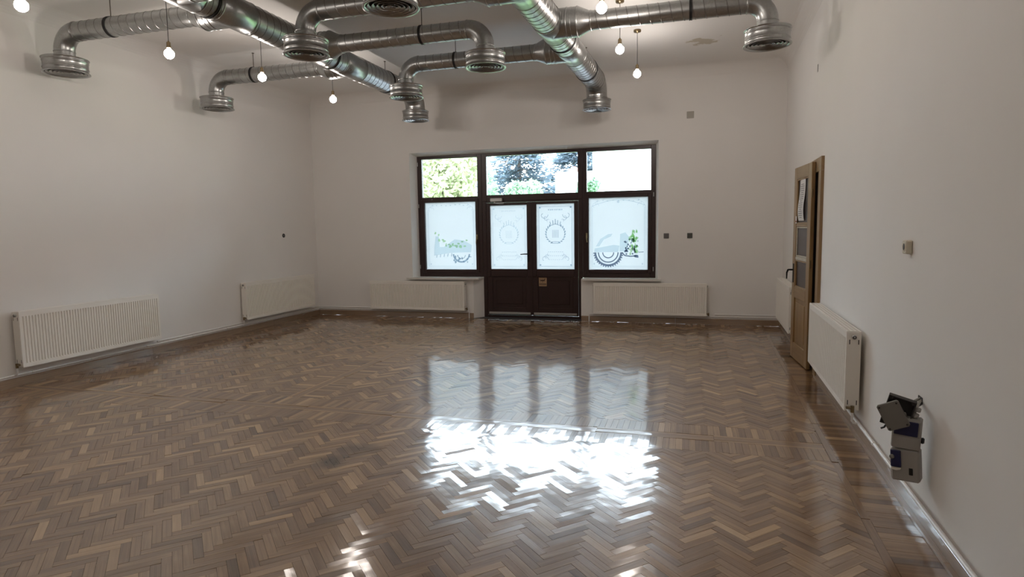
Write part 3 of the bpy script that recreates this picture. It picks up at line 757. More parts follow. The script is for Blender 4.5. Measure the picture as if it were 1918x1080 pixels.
for i, v in enumerate(b_.v):
    vert = v[0] <= gx0+.001 or v[0] >= gx1-.001
    b_.uv[i] = (v[2]+7*(v[0] > .4), v[0]) if vert else (v[0]+3, v[2])
leaf = build('door_leaf', b_, m_pine, d2, loc=(hx-xw(7.6), hy-7.6, 0), rot=(0, 0, leaf_dir))
b_ = MB(); b_.box(gx0, gx1, .010, .022, .20, .745); b_.box(gx0+.05, gx1-.05, .022, .032, .25, .695, .010); board_uv(b_, 2); build('panel', b_, m_pine, leaf)
for (z0, z1) in ((.880, 1.195), (1.245, 1.585), (1.625, 2.14)):
    b_ = MB(); b_.box(gx0, gx1, .014, .020, z0-.02, z1+.02); build('pane', b_, m_dkglass, leaf, label='dark curtained glass pane')
b_ = MB(); b_.box(gx0, gx1, .002, .036, 1.590, 1.622, .004); board_uv(b_, 0); build('glazing_bar', b_, m_pine, leaf)
b_ = MB(); b_.box(gx0, gx1, .002, .036, 1.200, 1.236, .004); build('glazing_bar', b_, m_bead, leaf, label='whitish worn glazing bar')
b_ = MB(); ring(b_, (gx0, gx1, 1.240, 1.588), (gx0+.030, gx1-.030, 1.256, 1.574), .020, .032, .002); build('beading', b_, m_bead, leaf, label='whitish beading left around the middle pane')
b_ = MB(); ring(b_, (gx0, gx1, .875, 1.198), (gx0+.018, gx1-.018, .893, 1.182), .020, .036, .003); ring(b_, (gx0, gx1, 1.622, 2.145), (gx0+.018, gx1-.018, 1.64, 2.127), .020, .036, .003); board_uv(b_, 2); build('moulding', b_, m_pine, leaf)
b_ = MB(); b_.box(.700, .745, .040, .047, .92, 1.15, .003)
b_.tube([(.722, .045, 1.075), (.722, .10, 1.075)], .010, 8);
b_.tube([(.722, .10, 1.078), (.735, .112, 1.04), (.722, .115, .965)], [.011, .010, .007], 8)
build('lever_handle', b_, m_darkmetal, leaf)
for z in (.35, 1.18, 1.95):
    b_ = MB(); b_.tube([(-.004, .030, z-.045), (-.004, .030, z+.045)], .008, 8); build('hinge', b_, m_bronze, leaf)
# paper notice hanging on the glass
NM = Matrix.Translation((hx, hy, 0)) @ Matrix.Rotation(leaf_dir, 4, 'Z')
nt_ = empty('paper_notice', NM @ Vector((.44, .045, 1.66)), rot=(0, 0, leaf_dir), label='curled white printed notice on the glass of the pine door', cat='notice')
b_ = MB(); pts = []
for i in range(13):
    t = i/12; z = t*.47; yy = -.017+.016*math.sin(t*5.2)*(1-t)+.004
    for x in (-.12, .12): pts.append((x+.012*math.sin(t*4)-.02*t, yy+(.004 if x > 0 else 0)*(1-t), z))
b_.add(pts+[(p[0], p[1]-.0012, p[2]) for p in pts], [(2*i, 2*i+1, 2*i+3, 2*i+2) for i in range(12)]+[(26+2*i+2, 26+2*i+3, 26+2*i+1, 26+2*i) for i in range(12)], True)
build('sheet', b_, m_paper, nt_)
b_ = MB()
for k in range(17):
    t = .08+k*.05; z = t*.47; yy = -.017+.016*math.sin(t*5.2)*(1-t)+.004+.0045; x0 = .012*math.sin(t*4)-.02*t
    ww = .085 if k % 4 else .05
    if k == 16: ww = .06
    b_.box(x0-ww, x0+ww, yy, yy+.0004, z-.0030, z+.0030)
build('printed_lines', b_, m_ink, nt_)
sk = empty('small_label', NM @ Vector((.655, .045, 1.63)), rot=(0, 0, leaf_dir), label='small torn white and red sticker at the edge of the pine door glass', cat='sticker')
b_ = MB(); b_.box(-.028, .028, -.005, -.003, 0, .085); build('sheet', b_, m_paper, sk)
b_ = MB(); b_.box(-.022, .022, -.0032, -.0022, .012, .032); build('print', b_, simple('faded_red_print', (.35, .10, .06), .7), sk)
b_ = MB(); b_.box(-.035, .035, -.045, .02, 0, .022, .006); 
build('door_wedge', b_, m_darkmetal, None, loc=(xw(8.25)-.10, 8.22, .004), rot=(0, 0, .3), label='small dark wedge on the floor by the pine door', cat='wedge')

# ------------------------------------------------------------------ panel radiators
def radiator(loc, rz, L_, h, label, dep=.10, valve_end=0, thermo=None, slots=True):
    r = empty('panel_radiator', loc, rot=(0, 0, rz), label=label, cat='radiator', group='white panel radiators')
    # front panel: pressed vertical channels (front at local y = 0, back at y = dep)
    n = max(4, round(L_/.0333)); m = .022; p = (L_-2*m)/n; zb, zt, cd = .052, h-.058, .014
    b_ = MB()
    def Q(*v): b_.add(v, [(0, 1, 2, 3)])
    Q((0, 0, 0), (L_, 0, 0), (L_, 0, zb-.012), (0, 0, zb-.012)); Q((0, 0, zt+.012), (L_, 0, zt+.012), (L_, 0, h), (0, 0, h))
    Q((0, 0, zb-.012), (m, 0, zb-.012), (m, 0, zt+.012), (0, 0, zt+.012)); Q((L_-m, 0, zb-.012), (L_, 0, zb-.012), (L_, 0, zt+.012), (L_-m, 0, zt+.012))
    for i in range(n):
        x = m+i*p; a, c, d, e = x+p*.26, x+p*.40, x+p*.60, x+p*.74
        Q((x, 0, zb-.012), (a, 0, zb-.012), (a, 0, zt+.012), (x, 0, zt+.012)); Q((e, 0, zb-.012), (x+p, 0, zb-.012), (x+p, 0, zt+.012), (e, 0, zt+.012))
        Q((a, 0, zb-.012), (c, cd, zb), (c, cd, zt), (a, 0, zt+.012)); Q((d, cd, zb), (e, 0, zb-.012), (e, 0, zt+.012), (d, cd, zt))
        Q((c, cd, zb), (d, cd, zb), (d, cd, zt), (c, cd, zt)); Q((a, 0, zb-.012), (e, 0, zb-.012), (d, cd, zb), (c, cd, zb)); Q((c, cd, zt), (d, cd, zt), (e, 0, zt+.012), (a, 0, zt+.012))
    Q((0, 0, 0), (0, .012, 0), (L_, .012, 0), (L_, 0, 0)); Q((0, 0, h), (L_, 0, h), (L_, .012, h), (0, .012, h))
    Q((0, 0, 0), (0, 0, h), (0, .012, h), (0, .012, 0)); Q((L_, 0, 0), (L_, .012, 0), (L_, .012, h), (L_, 0, h))
    Q((0, .012, 0), (0, .012, h), (L_, .012, h), (L_, .012, 0))
    build('front_panel', b_, m_rad, r)
    b_ = MB(); b_.box(.004, L_-.004, dep-.014, dep, .004, h-.008, .004); build('back_panel', b_, m_rad, r)
    b_ = MB()
    for k in range(int((L_-.06)/.05)): b_.box(.03+k*.05, .034+k*.05, .014, dep-.016, .03, h-.03)
    build('convector_fin', b_, m_rad, r, kind='stuff')
    for s in (0, 1):
        x0, x1 = (-.003, .002) if s == 0 else (L_-.002, L_+.003)
        b_ = MB(); b_.box(x0, x1, .004, dep-.002, .012, h+.002, .0015); sc_ = build('side_cover', b_, m_rad, r)
        xo = x0-.0006 if s == 0 else x1-.0004
        if slots:
            for (yy, zz) in ((.018, h-.09), (dep-.022, h-.09), (.018, .05), (dep-.022, .05)):
                b_ = MB(); b_.box(xo, xo+.001, yy, yy+.006, zz, zz+.035); build('slot', b_, m_black, sc_)
    # top grille: two rails and cross bars
    b_ = MB(); b_.box(0, L_, .002, .010, h, h+.008, .001); b_.box(0, L_, dep-.010, dep-.002, h, h+.008, .001)
    k = 0; x = .012
    while x < L_-.01: b_.box(x-.0045, x+.0045, .010, dep-.010, h+.001, h+.006); x += .0165
    for yy in (dep*.36, dep*.64): b_.box(.01, L_-.01, yy-.003, yy+.003, h+.0015, h+.0075)
    build('top_grille', b_, m_rad, r)
    # connections
    ex = -.004 if valve_end == 0 else L_+.004; s = -1 if valve_end == 0 else 1; ym = dep*.5
    b_ = MB(); b_.lathe([(0.0, 0), (.017, 0), (.017, s*.012), (.012, s*.016), (0.0, s*.016)], 14, (ex, ym, h-.035), 'x'); b_.lathe([(.006, s*.0165), (.006, s*.020), (0, s*.020)], 8, (ex, ym, h-.035), 'x'); build('vent_plug', b_, m_alu if thermo is None else m_white, r)
    b_ = MB(); b_.lathe([(.0125, s*.0163), (.0125, s*.0172), (.007, s*.0172)], 14, (ex, ym, h-.035), 'x'); build('plug_rim', b_, m_black, r)
    if thermo == 'top':
        b_ = MB(); b_.lathe([(0, s*.0), (.018, s*.0), (.022, s*.02), (.022, s*.05), (.018, s*.056), (0, s*.056)], 16, (ex+s*.016, ym-.012, h-.035), 'x'); build('thermostat_head', b_, m_alu, r, label='grey thermostat knob')
        b_ = MB(); b_.lathe([(0, 0), (.013, 0), (.013, s*.014), (0, s*.014)], 14, (ex, ym, .035), 'x'); b_.lathe([(.0075, s*.0142), (.0075, s*.016), (0, s*.016)], 10, (ex, ym, .035), 'x'); build('drain_plug', b_, m_white, r)
    else:
        b_ = MB(); b_.tube([(ex, ym, .032), (ex+s*.030, ym, .032)], .011, 10); b_.tube([(ex+s*.028, ym, .050), (ex+s*.028, ym, .0)], .013, 10); b_.tube([(ex+s*.028, ym-.012, .034), (ex+s*.030, ym-.045, .036)], .010, 10)
        build('valve', b_, m_bronze if thermo is None else m_white, r, label='dark brass lockshield valve')
        zf = -(loc[2]-.128)
        b_ = MB(); b_.tube([(ex+s*.028, ym, .002), (ex+s*.028, ym, zf+.02), (ex+s*.028, ym+.012, zf+.004), (ex+s*.028, ym+.055, zf)], .0085, 10); build('connecting_pipe', b_, m_pipe, r)
    for x in (.16, L_-.16):
        b_ = MB(); b_.box(x-.015, x+.015, dep, dep+.028, .05, h-.05); build('wall_bracket', b_, m_white, r)
    b_ = MB(); sx = L_ if valve_end == 0 else 0; s2 = -s
    b_.lathe([(0, 0), (.009, 0), (.009, s2*.016), (.006, s2*.018), (.006, s2*.026), (0, s2*.026)], 10, (sx+s2*.003, ym-.01, h-.035), 'x'); build('bleed_plug', b_, m_white, r)
    return r
G = .0285
radiator((A+.129, 4.79, .2114), math.pi/2, 1.81, .60, 'long white ribbed radiator on the left wall, the one nearer the camera')
radiator((A+.129, 8.31, .2114), math.pi/2, 1.89, .60, 'white ribbed radiator on the left wall beside the far left corner')
radiator((-5.803, D-.129, .1525), 0, 1.90, .52, 'low white radiator under the left window sill', valve_end=1)
radiator((-1.552, D-.129, .1525), 0, 1.843, .52, 'low white radiator under the right window sill', valve_end=1)
def right_rad(y_far, y_near, label, **k):
    r = radiator((xw(y_far)-.129, y_far, .2114), -math.pi/2-RW, y_far-y_near, .60, label, valve_end=1, **k); return r
right_rad(6.83, 5.035, 'white ribbed radiator on the right wall, nearer the camera than the pine door')
right_rad(10.05, 8.514, 'white radiator on the right wall between the pine door and the far corner', thermo='top')

# ------------------------------------------------------------------ heating pipes
def pipe_thing(name, label, runs, clips, r=.0088):
    p = empty(name, runs[0][0], label=label, cat='pipe', group='white heating pipes')
    for pts in runs:
        b_ = MB(); b_.tube(pts, r, 10); build('pipe', b_, m_pipe, p, world=True)
    for c, n in clips:
        b_ = MB(); c = Vector(c); n = Vector(n)
        t = n.cross(Vector((0, 0, 1))).normalized()
        b_.tube([c-t*.010, c+t*.010], r+.004, 10); b_.tube([c+n*.012, c+n*.031], .005, 6); build('clip', b_, m_white, p, world=True)
    return p
xa = A+.034; yb = D-.034
pipe_thing('heating_pipe', 'pair of white heating pipes along the foot of the left wall',
    [[(xa, 4.40, .128), (xa, 4.76, .128), (xa, 7.0, .128), (xa, yb, .128)], [(xa-.004, 6.62, .163), (xa-.004, 8.2, .163), (xa-.004, yb, .163)]],
    [((xa, y, .128), (-1, 0, 0)) for y in (4.95, 5.65, 6.45, 7.25, 7.95, 8.9)])
pipe_thing('heating_pipe', 'white heating pipes on the back wall left of the door, turning to the floor',
    [[(xa+.011, yb, .128), (-5.0, yb, .128), (-3.868, yb, .128), (-3.852, yb, .124), (-3.846, yb, .110), (-3.846, yb, .003)], [(xa+.011, yb+.004, .160), (-5.83, yb+.004, .160)]],
    [((x, yb, .128), (0, 1, 0)) for x in (-6.5, -6.1)])
pipe_thing('heating_pipe', 'white heating pipes on the back wall right of the door, turning to the floor',
    [[(B-.05, yb, .135), (.4, yb, .135), (-1.62, yb, .135), (-1.636, yb, .131), (-1.642, yb, .118), (-1.642, yb, .003)], [(B-.05, yb+.004, .172), (.42, yb+.004, .172)]],
    [((x, yb, .135), (0, 1, 0)) for x in (.55, .78, 1.1)])
def rp(y, z, off=.034): return (xw(y)-off, y, z)
pipe_thing('heating_pipe', 'thick white heating pipe along the foot of the right wall towards the camera',
    [[rp(0.3, .128), rp(3.0, .128), rp(5.0, .128), rp(7.0, .128)]], [(rp(y, .128), (1, 0, 0)) for y in (2.6, 4.55, 6.0)], r=.012)
pipe_thing('heating_pipe', 'short white heating pipe on the right wall under the far radiator',
    [[rp(8.27, .128), rp(9.0, .128), rp(D-.05, .128)]], [(rp(8.4, .128), (1, 0, 0))], r=.0095)

# ------------------------------------------------------------------ wall fittings
def wall_plate(name, x, z, s, mat, label, cat, y=D):
    p = empty(name, (x, D, z-s/2), label=label, cat=cat)
    b_ = MB(); b_.box(x-s/2, x+s/2, D-.011, D-.0005, z-s/2, z+s/2, .004); build('cover', b_, mat, p, world=True)
    b_ = MB(); b_.box(x-s*.34, x+s*.34, D-.0135, D-.010, z-s*.34, z+s*.34, .002); build('insert', b_, mat, p, world=True)
wall_plate('switch_plate', -.357, 1.463, .085, m_plate_grey, 'small grey square switch plate just right of the right window', 'switch')
wall_plate('switch_plate', .017, 1.463, .085, m_plate_green, 'dark greenish square switch plate, the farther one from the window', 'switch')
vt = empty('vent_cover', (.003, D, 3.345), label='painted square vent cover high on the back wall above the switch plates', cat='vent')
b_ = MB(); b_.box(-.052, .058, D-.010, D-.0005, 3.345, 3.455, .003); build('cover', b_, m_vent, vt, world=True)
b_ = MB()
for k in range(4): b_.box(-.042, .048, D-.0125, D-.009, 3.36+k*.023, 3.37+k*.023)
build('slat', b_, m_vent, vt, world=True)
jb = empty('wall_box', (A, 9.51, 1.53), label='small round open cable box sunk in the left wall', cat='wall box')
b_ = MB(); b_.lathe([(.024, .001), (.036, .001), (.036, .006), (.030, .008), (.024, .004)], 20, (A, 9.51, 1.563), 'x'); build('rim', b_, m_darkmetal, jb, world=True)
b_ = MB(); b_.lathe([(0, .0015), (.026, .0015), (.026, .0025), (0, .0025)], 20, (A, 9.51, 1.563), 'x'); b_.box(A+.002, A+.006, 9.50, 9.52, 1.545, 1.555); build('bottom', b_, m_plate_grey, jb, world=True)
so = empty('wall_socket', (xw(4.075), 4.075, 1.437), rot=(0, 0, RW*-1), label='ivory surface-mounted socket alone on the right wall', cat='socket')
b_ = MB(); b_.box(-.034, -.0005, -.039, .039, 0, .080, .006); build('housing', b_, m_ivory, so)
b_ = MB(); b_.lathe([(.029, -.034), (.027, -.037), (.021, -.037), (.0195, -.030), (.0195, -.0348)], 22, (0, 0, .040), 'x'); build('collar', b_, m_ivory, so)
b_ = MB(); b_.lathe([(0, -.0348), (.021, -.0348), (.021, -.0352), (0, -.0352)], 22, (0, 0, .040), 'x'); build('recess', b_, m_boxdark, so)
sl = on_right(7.62, 7.66, .002, 3.29, 3.37, .0002)
build('wall_scratch', sl, m_plate_grey, None, label='short dark vertical scratch high on the right wall', cat='mark')

# ------------------------------------------------------------------ dangling electrical boxes on the right wall
def tilted(name, loc, yaw, roll, pitch, label, cat): return empty(name, loc, rot=(pitch, roll, yaw), label=label, cat=cat)
b1 = tilted('junction_box', (1.081, 3.62, .6175), -.30, .25, .06, 'open grey junction box with its lid hanging in front, dangling from wall cables', 'junction box')
b_ = MB(); w_, h_ = .064, .082
b_.box(-w_, w_, .02, .026, -h_, h_, .002)
for (x0, x1, z0, z1) in ((-w_, -w_+.005, -h_, h_), (w_-.005, w_, -h_, h_), (-w_, w_, -h_, -h_+.005), (-w_, w_, h_-.005, h_)): b_.box(x0, x1, -.018, .026, z0, z1, .0015)
for sx in (-1, 1):
    for sz in (-1, 1): b_.lathe([(0, -.016), (.008, -.016), (.008, .02)], 8, (sx*(w_-.013), 0, sz*(h_-.013)), 'y')
build('open_box', b_, m_boxdark, b1)
b_ = MB(); b_.prism([(-.046, -.072), (.046, -.072), (.053, -.065), (.053, .065), (.046, .072), (-.046, .072), (-.053, .065), (-.053, -.065)], 'y', -.062, -.046)
b_.prism([(-.043, -.069), (.043, -.069), (.050, -.062), (.050, .062), (.043, .069), (-.043, .069), (-.050, .062), (-.050, -.062)], 'y', -.065, -.062)
ld = build('lid', b_, m_boxgrey, b1, loc=(-.018, 0, -.010), rot=(0, -.70, 0))
for sx in (-1, 1):
    for sz in (-1, 1):
        b_ = MB(); b_.lathe([(0, -.0665), (.005, -.0665), (.005, -.065)], 8, (sx*.042, 0, sz*.060), 'y'); build('screw', b_, m_boxdark, ld)
b_ = MB(); b_.tube([(-.03, 0, -h_), (-.035, -.005, -h_-.022), (-.048, -.005, -h_-.035)], .005, 8); build('strap', b_, m_black, b1)
for z in (.045, .012):
    b_ = MB(); b_.lathe([(.010, 0), (.013, 0), (.013, .022), (.010, .028), (.010, 0)], 10, (w_, .004, z), 'x'); build('cable_gland', b_, m_boxlight, b1)

b2 = tilted('socket_enclosure', (1.124, 3.615, .512), -.33, .04, .10, 'pale grey enclosure with a dark blue window, hanging under the junction box', 'enclosure')
b_ = MB(); b_.box(-.066, .066, -.032, .040, -.084, .084, .009); build('housing', b_, m_boxlight, b2)
b_ = MB(); b_.box(-.058, .050, -.038, -.031, -.006, .074, .003); build('window_flap', b_, m_blue, b2)
b_ = MB(); b_.box(-.064, .064, -.037, -.030, -.080, -.012, .005); build('lower_cover', b_, m_boxlight, b2)
b_ = MB(); b_.lathe([(0, 0), (.015, 0), (.017, .008), (.012, .015), (0, .015)], 12, (.066, .0, -.032), 'x'); build('knob', b_, m_black, b2)
for x in (-.020, .030):
    b_ = MB(); b_.lathe([(0, .0), (.012, .0), (.012, .015), (.008, .022), (0, .022)], 12, (x, .005, .084), 'z'); build('cable_gland', b_, m_boxlight, b2)

b3 = tilted('socket_enclosure', (1.131, 3.625, .3375), -.46, -.06, .02, 'lowest pale grey enclosure with a dark blue flap at its left edge', 'enclosure')
b_ = MB(); b_.box(-.066, .066, -.036, .044, -.088, .086, .009); build('housing', b_, m_boxlight, b3)
b_ = MB(); b_.box(-.064, -.016, -.046, -.034, -.012, .080, .004); fl = build('flap', b_, m_blue, b3)
b_ = MB(); b_.lathe([(0, -.006), (.012, -.006), (.012, 0), (0, 0)], 12, (-.056, -.046, .044), 'y'); build('hinge_knob', b_, m_boxgrey, fl)
b_ = MB(); b_.prism([(-.064, -.014), (-.016, -.014), (-.020, -.024), (-.040, -.030), (-.060, -.026)], 'y', -.044, -.034); build('flap_lip', b_, m_white, fl)
b_ = MB(); b_.box(.018, .036, -.039, -.035, -.048, -.010, .002); build('slot', b_, m_black, b3)
cb = empty('cable_bundle', (xw(3.78), 3.78, .65), label='grey cables coming out of the right wall above the dangling boxes', cat='cable')
cx_ = xw(3.78)
for k, pts in enumerate(([(cx_+.01, 3.79, .656), (cx_-.025, 3.76, .655), (cx_-.06, 3.71, .648), (1.140, 3.640, .648)], [(cx_+.01, 3.78, .646), (cx_-.025, 3.74, .640), (cx_-.06, 3.68, .628), (1.140, 3.635, .615)],
                         [(cx_+.01, 3.77, .652), (cx_-.02, 3.74, .648), (cx_-.045, 3.68, .636), (1.158, 3.625, .622), (1.156, 3.608, .615)], [(cx_+.01, 3.765, .642), (cx_-.03, 3.71, .634), (1.135, 3.65, .626), (1.108, 3.626, .616)])):
    # smooth the run a little
    P = [Vector(p) for p in pts]; Q_ = []
    for i in range(len(P)-1):
        for t in (0, .33, .66): Q_.append(P[i].lerp(P[i+1], t))
    Q_.append(P[-1])
    for it in range(3): Q_ = [Q_[0]]+[(Q_[i-1]+Q_[i]*2+Q_[i+1])/4 for i in range(1, len(Q_)-1)]+[Q_[-1]]
    b_ = MB(); b_.tube(Q_, .0075, 8); build('cable', b_, m_cable if k < 3 else m_black, cb, world=True)
b_ = on_right(3.745, 3.81, .004, .630, .668, .0003); build('wall_hole', b_, m_boxdark, cb, world=True)

# ------------------------------------------------------------------ ventilation ducts
ZD, RB, RM, PITCH_S = 3.85, .100, .158, .110
def xL(y): return -4.50+(y-4.0)*.019
def xR(y): return -1.535+(y-5.4)*.032
def seam(parent, p0, p1, r, ph=0.0, hnd=1, w_=.011, h_=.003):
    p0, p1 = Vector(p0), Vector(p1); t = p1-p0; L_ = t.length; t.normalize()
    u = t.cross(Vector((0, 0, 1))).normalized(); v = t.cross(u)
    seg = 40; n = int(L_/PITCH_S*seg); vs = []
    for i in range(n+1):
        s = i*PITCH_S/seg; a = hnd*2*math.pi*i/seg+ph; d = math.cos(a)*u+math.sin(a)*v
        for (ds, dr) in ((-w_/2, -.0006), (-w_*.22, h_), (w_*.22, h_), (w_/2, -.0006)): vs.append(p0+t*(s+ds)+d*(r+dr))
    b_ = MB(); b_.add(vs, [(4*i+k, 4*i+k+1, 4*i+k+5, 4*i+k+4) if hnd > 0 else (4*i+k+4, 4*i+k+5, 4*i+k+1, 4*i+k) for i in range(n) for k in range(3)], False)
    return build('spiral_seam', b_, m_seam, parent, world=True)
def tube_part(parent, p0, p1, r, ph=0.0, hnd=1):
    b_ = MB(); p0, p1 = Vector(p0), Vector(p1); n = max(2, int((p1-p0).length/.5))
    b_.tube([p0.lerp(p1, i/n) for i in range(n+1)], r, 44); o = build('tube', b_, m_galv, parent, world=True)
    seam(o, p0, p1, r, ph, hnd); return o
def collar_ring(b_, c, t, r, w_=.02, h_=.006):
    c, t = Vector(c), Vector(t).normalized()
    b_.tube([c-t*w_/2, c-t*w_*.3, c+t*w_*.3, c+t*w_/2], [r, r+h_, r+h_, r], 40, cap=False)
def elbow(parent, p, d, bend, r, down_to, name='elbow', seg=9, smooth=True):
    # starts at p heading along d (horizontal), turns down with centre-line radius bend
    p, d = Vector(p), Vector(d).normalized(); pts = []
    for i in range(seg+1):
        a = math.pi/2*i/seg; pts.append(p+d*bend*math.sin(a)+Vector((0, 0, -bend*(1-math.cos(a)))))
    e = pts[-1]; pts.append(Vector((e.x, e.y, down_to)))
    b_ = MB(); b_.tube(pts, r+.002, 40, smooth=smooth)
    collar_ring(b_, p, d, r+.002, .016, .004); collar_ring(b_, e, (0, 0, 1), r+.002, .014, .004); collar_ring(b_, (e.x, e.y, down_to+.03), (0, 0, 1), r+.002, .012, .003)
    build(name, b_, m_galv, parent, world=True); return Vector((e.x, e.y, down_to))
def diffuser(parent, c, R=.215, H=.150, neck=.10):
    z1 = c.z; z0 = z1-H
    prof = [(neck, z1+.002), (R-.004, z1), (R+.012, z1+.003), (R+.012, z1-.004), (R, z1-.006)]
    for k in (.030, H-.045):
        prof += [(R, z1-k+.008), (R+.005, z1-k+.003), (R+.005, z1-k-.003), (R, z1-k-.008)]
    prof += [(R, z0+.010), (R+.016, z0+.003), (R+.016, z0-.003), (R-.010, z0-.002), (R-.012, z0+.03), (R-.012, z1-.02), (neck, z1-.02)]
    b_ = MB(); b_.lathe(prof, 48, (c.x, c.y, 0)); dr_ = build('diffuser', b_, m_galv, parent, world=True)
    for k in range(5):
        r1 = R-.022-k*.037; r0 = r1-.030
        b_ = MB(); b_.lathe([(r1, z0+.004), (r0, z0+.034), (r0-.002, z0+.033), (r1-.003, z0+.002)], 40, (c.x, c.y, 0), close=True); build('louvre_ring', b_, m_louvre, dr_, world=True)
    b_ = MB(); b_.lathe([(0, z0+.012), (.022, z0+.010), (.024, z0+.016), (0, z0+.03)], 20, (c.x, c.y, 0)); build('centre_boss', b_, m_louvre, dr_, world=True)
    b_ = MB(); b_.lathe([(0, z0+.06), (R-.013, z0+.06)], 32, (c.x, c.y, 0)); build('backplate', b_, m_boxdark, dr_, world=True)
def clamp(parent, c, t, r):
    c, t = Vector(c), Vector(t).normalized()
    b_ = MB(); 
    for s in (-.011, .011): b_.tube([c+t*(s-.0045), c+t*(s-.003), c+t*(s+.003), c+t*(s+.0045)], [r, r+.006, r+.006, r], 40, cap=False)
    b_.tube([c-t*.008, c+t*.008], r+.0025, 40, cap=False)
    k = build('clamp_ring', b_, m_rubber, parent, world=True)
    b_ = MB(); b_.tube([c+Vector((0, 0, r)), Vector((c.x, c.y, ZC))], .005, 8); b_.box(c.x-.012, c.x+.012, c.y-.012, c.y+.012, ZC-.008, ZC+.002); build('hanger_rod', b_, m_rod, k, world=True)
def branch(label, main_x, y, xd, clamps, hnd=1):
    s = 1 if xd > main_x else -1; x0 = main_x+s*.31; x1 = main_x+s*.43; bend = .20; xe = xd-s*bend
    t = empty('branch_duct', (x0, y, ZD), label=label, cat='duct', group='spiral branch ducts')
    b_ = MB(); b_.tube([(main_x+s*.29, y, ZD), (x0, y, ZD), (x0+s*.006, y, ZD), (x1, y, ZD), (x1+s*.03, y, ZD)], [RM+.001, RM+.001, RM-.002, RB+.004, RB+.003], 44, cap=False)
    collar_ring(b_, (x0-s*.01, y, ZD), (1, 0, 0), RM+.001, .014, .005); collar_ring(b_, (x1+s*.012, y, ZD), (1, 0, 0), RB+.003, .014, .004)
    build('reducer', b_, m_galv, t, world=True)
    tube_part(t, (x1, y, ZD), (xe, y, ZD), RB, random.uniform(0, 6), hnd)
    e = elbow(t, (xe, y, ZD), (s, 0, 0), bend, RB, 3.57)
    diffuser(t, e)
    for cx in clamps: clamp(t, (cx, y, ZD), (1, 0, 0), RB+.001)
def main_duct(label, xf, y0, y1, tees, clamps):
    t = empty('main_duct', (xf(y1), y1, ZD), label=label, cat='duct', group='spiral main ducts')
    d = Vector((xf(y1)-xf(y0), y1-y0, 0)).normalized()
    P = lambda y: Vector((xf(y), y, ZD))
    # tees cut the run into spiral tubes
    cuts = sorted(set(round(y, 3) for y, s in tees)); prev = y0
    for y in cuts:
        if y-.24-prev > .06: tube_part(t, P(prev), P(y-.24), RM, random.uniform(0, 6), 1)
        b_ = MB(); b_.tube([P(y-.245), P(y-.24), P(y+.24), P(y+.245)], [RM-.001, RM+.003, RM+.003, RM-.001], 48, cap=False)
        collar_ring(b_, P(y-.235), d, RM+.002, .016, .004); collar_ring(b_, P(y+.235), d, RM+.002, .016, .004)
        for (ty, s) in tees:
            if abs(ty-y) < .001:
                x = xf(y); b_.tube([(x+s*.02, y, ZD), (x+s*.30, y, ZD)], RM, 44, cap=False)
                collar_ring(b_, (x+s*.235, y, ZD), (1, 0, 0), RM, .010, .003); collar_ring(b_, (x+s*.185, y, ZD), (1, 0, 0), RM, .02, .005)
        build('tee_fitting', b_, m_galv, t, world=True); prev = y+.24
    bend = .23
    tube_part(t, P(prev), P(y1-bend), RM, 1.0, 1)
    e = elbow(t, P(y1-bend), d, bend, RM, 3.585, seg=4, smooth=False)
    diffuser(t, e, R=.208, H=.145, neck=RM)
    for y in clamps: clamp(t, P(y), d, RM+.003)
    return t
main_duct('thick galvanised main duct on the left, running to the back wall', xL, YR+.02, 9.60, [(4.72, 1), (5.40, -1), (6.73, 1), (7.60, -1)], [1.5, 3.6, 5.10, 7.13, 8.6])
main_duct('thick galvanised main duct in the middle of the room, running to the back wall', xR, YR+.02, 9.76, [(5.66, -1), (6.87, 1), (7.85, -1)], [1.5, 3.8, 7.40, 8.9])
branch('galvanised branch duct reaching left from the left main duct, nearest the camera', xL(5.40), 5.40, -6.69, [-6.0])
branch('galvanised branch duct reaching left towards the far left corner', xL(7.60), 7.60, -6.61, [-5.95])
branch('galvanised branch duct reaching right from the left main duct, its drum in mid picture', xL(6.73), 6.73, -2.21, [-2.97])
branch('galvanised branch duct at the top edge, its drum cut by the picture edge', xL(4.72), 4.72, -2.35, [-3.1])
branch('galvanised branch duct from the middle main duct, its drum before the left main duct', xR(5.66), 5.66, -3.785, [-3.02])
branch('galvanised branch duct reaching left from the middle main duct, farthest from the camera', xR(7.85), 7.85, -3.72, [-2.99])
branch('galvanised branch duct reaching right towards the right wall', xR(6.87), 6.87, .74, [-.006])

# ------------------------------------------------------------------ pendant bulbs
def pendant(x, y, z, label):
    t = empty('pendant_lamp', (x, y, ZC), label=label, cat='lamp', group='bare bulb pendants')
    b_ = MB(); b_.lathe([(0, 0), (.048, 0), (.048, -.022), (.044, -.027), (.008, -.028), (.006, -.040), (0, -.040)], 24); build('ceiling_rose', b_, m_bronze, t)
    zh = z-ZC+.116
    b_ = MB(); b_.tube([(0, 0, -.03), (.002, 0, zh*.5), (0, 0, zh)], .0032, 8); build('cord', b_, m_black, t)
    b_ = MB(); b_.lathe([(0, zh+.012), (.008, zh+.010), (.010, zh), (.020, zh-.004), (.021, zh-.045), (.023, zh-.048), (.023, zh-.056), (.019, zh-.060), (0, zh-.060)], 20); build('lamp_holder', b_, m_bronze, t)
    r = .048; zc = z-ZC; prof = [(0, zc-r)]
    for i in range(1, 11):
        a = -math.pi/2+math.pi*.88*i/10; prof.append((r*math.cos(a), zc+r*math.sin(a)))
    prof += [(.017, zh-.059), (0, zh-.058)]
    b_ = MB(); b_.lathe(prof, 16); build('bulb', b_, m_bulb, t, label='glowing round bulb')
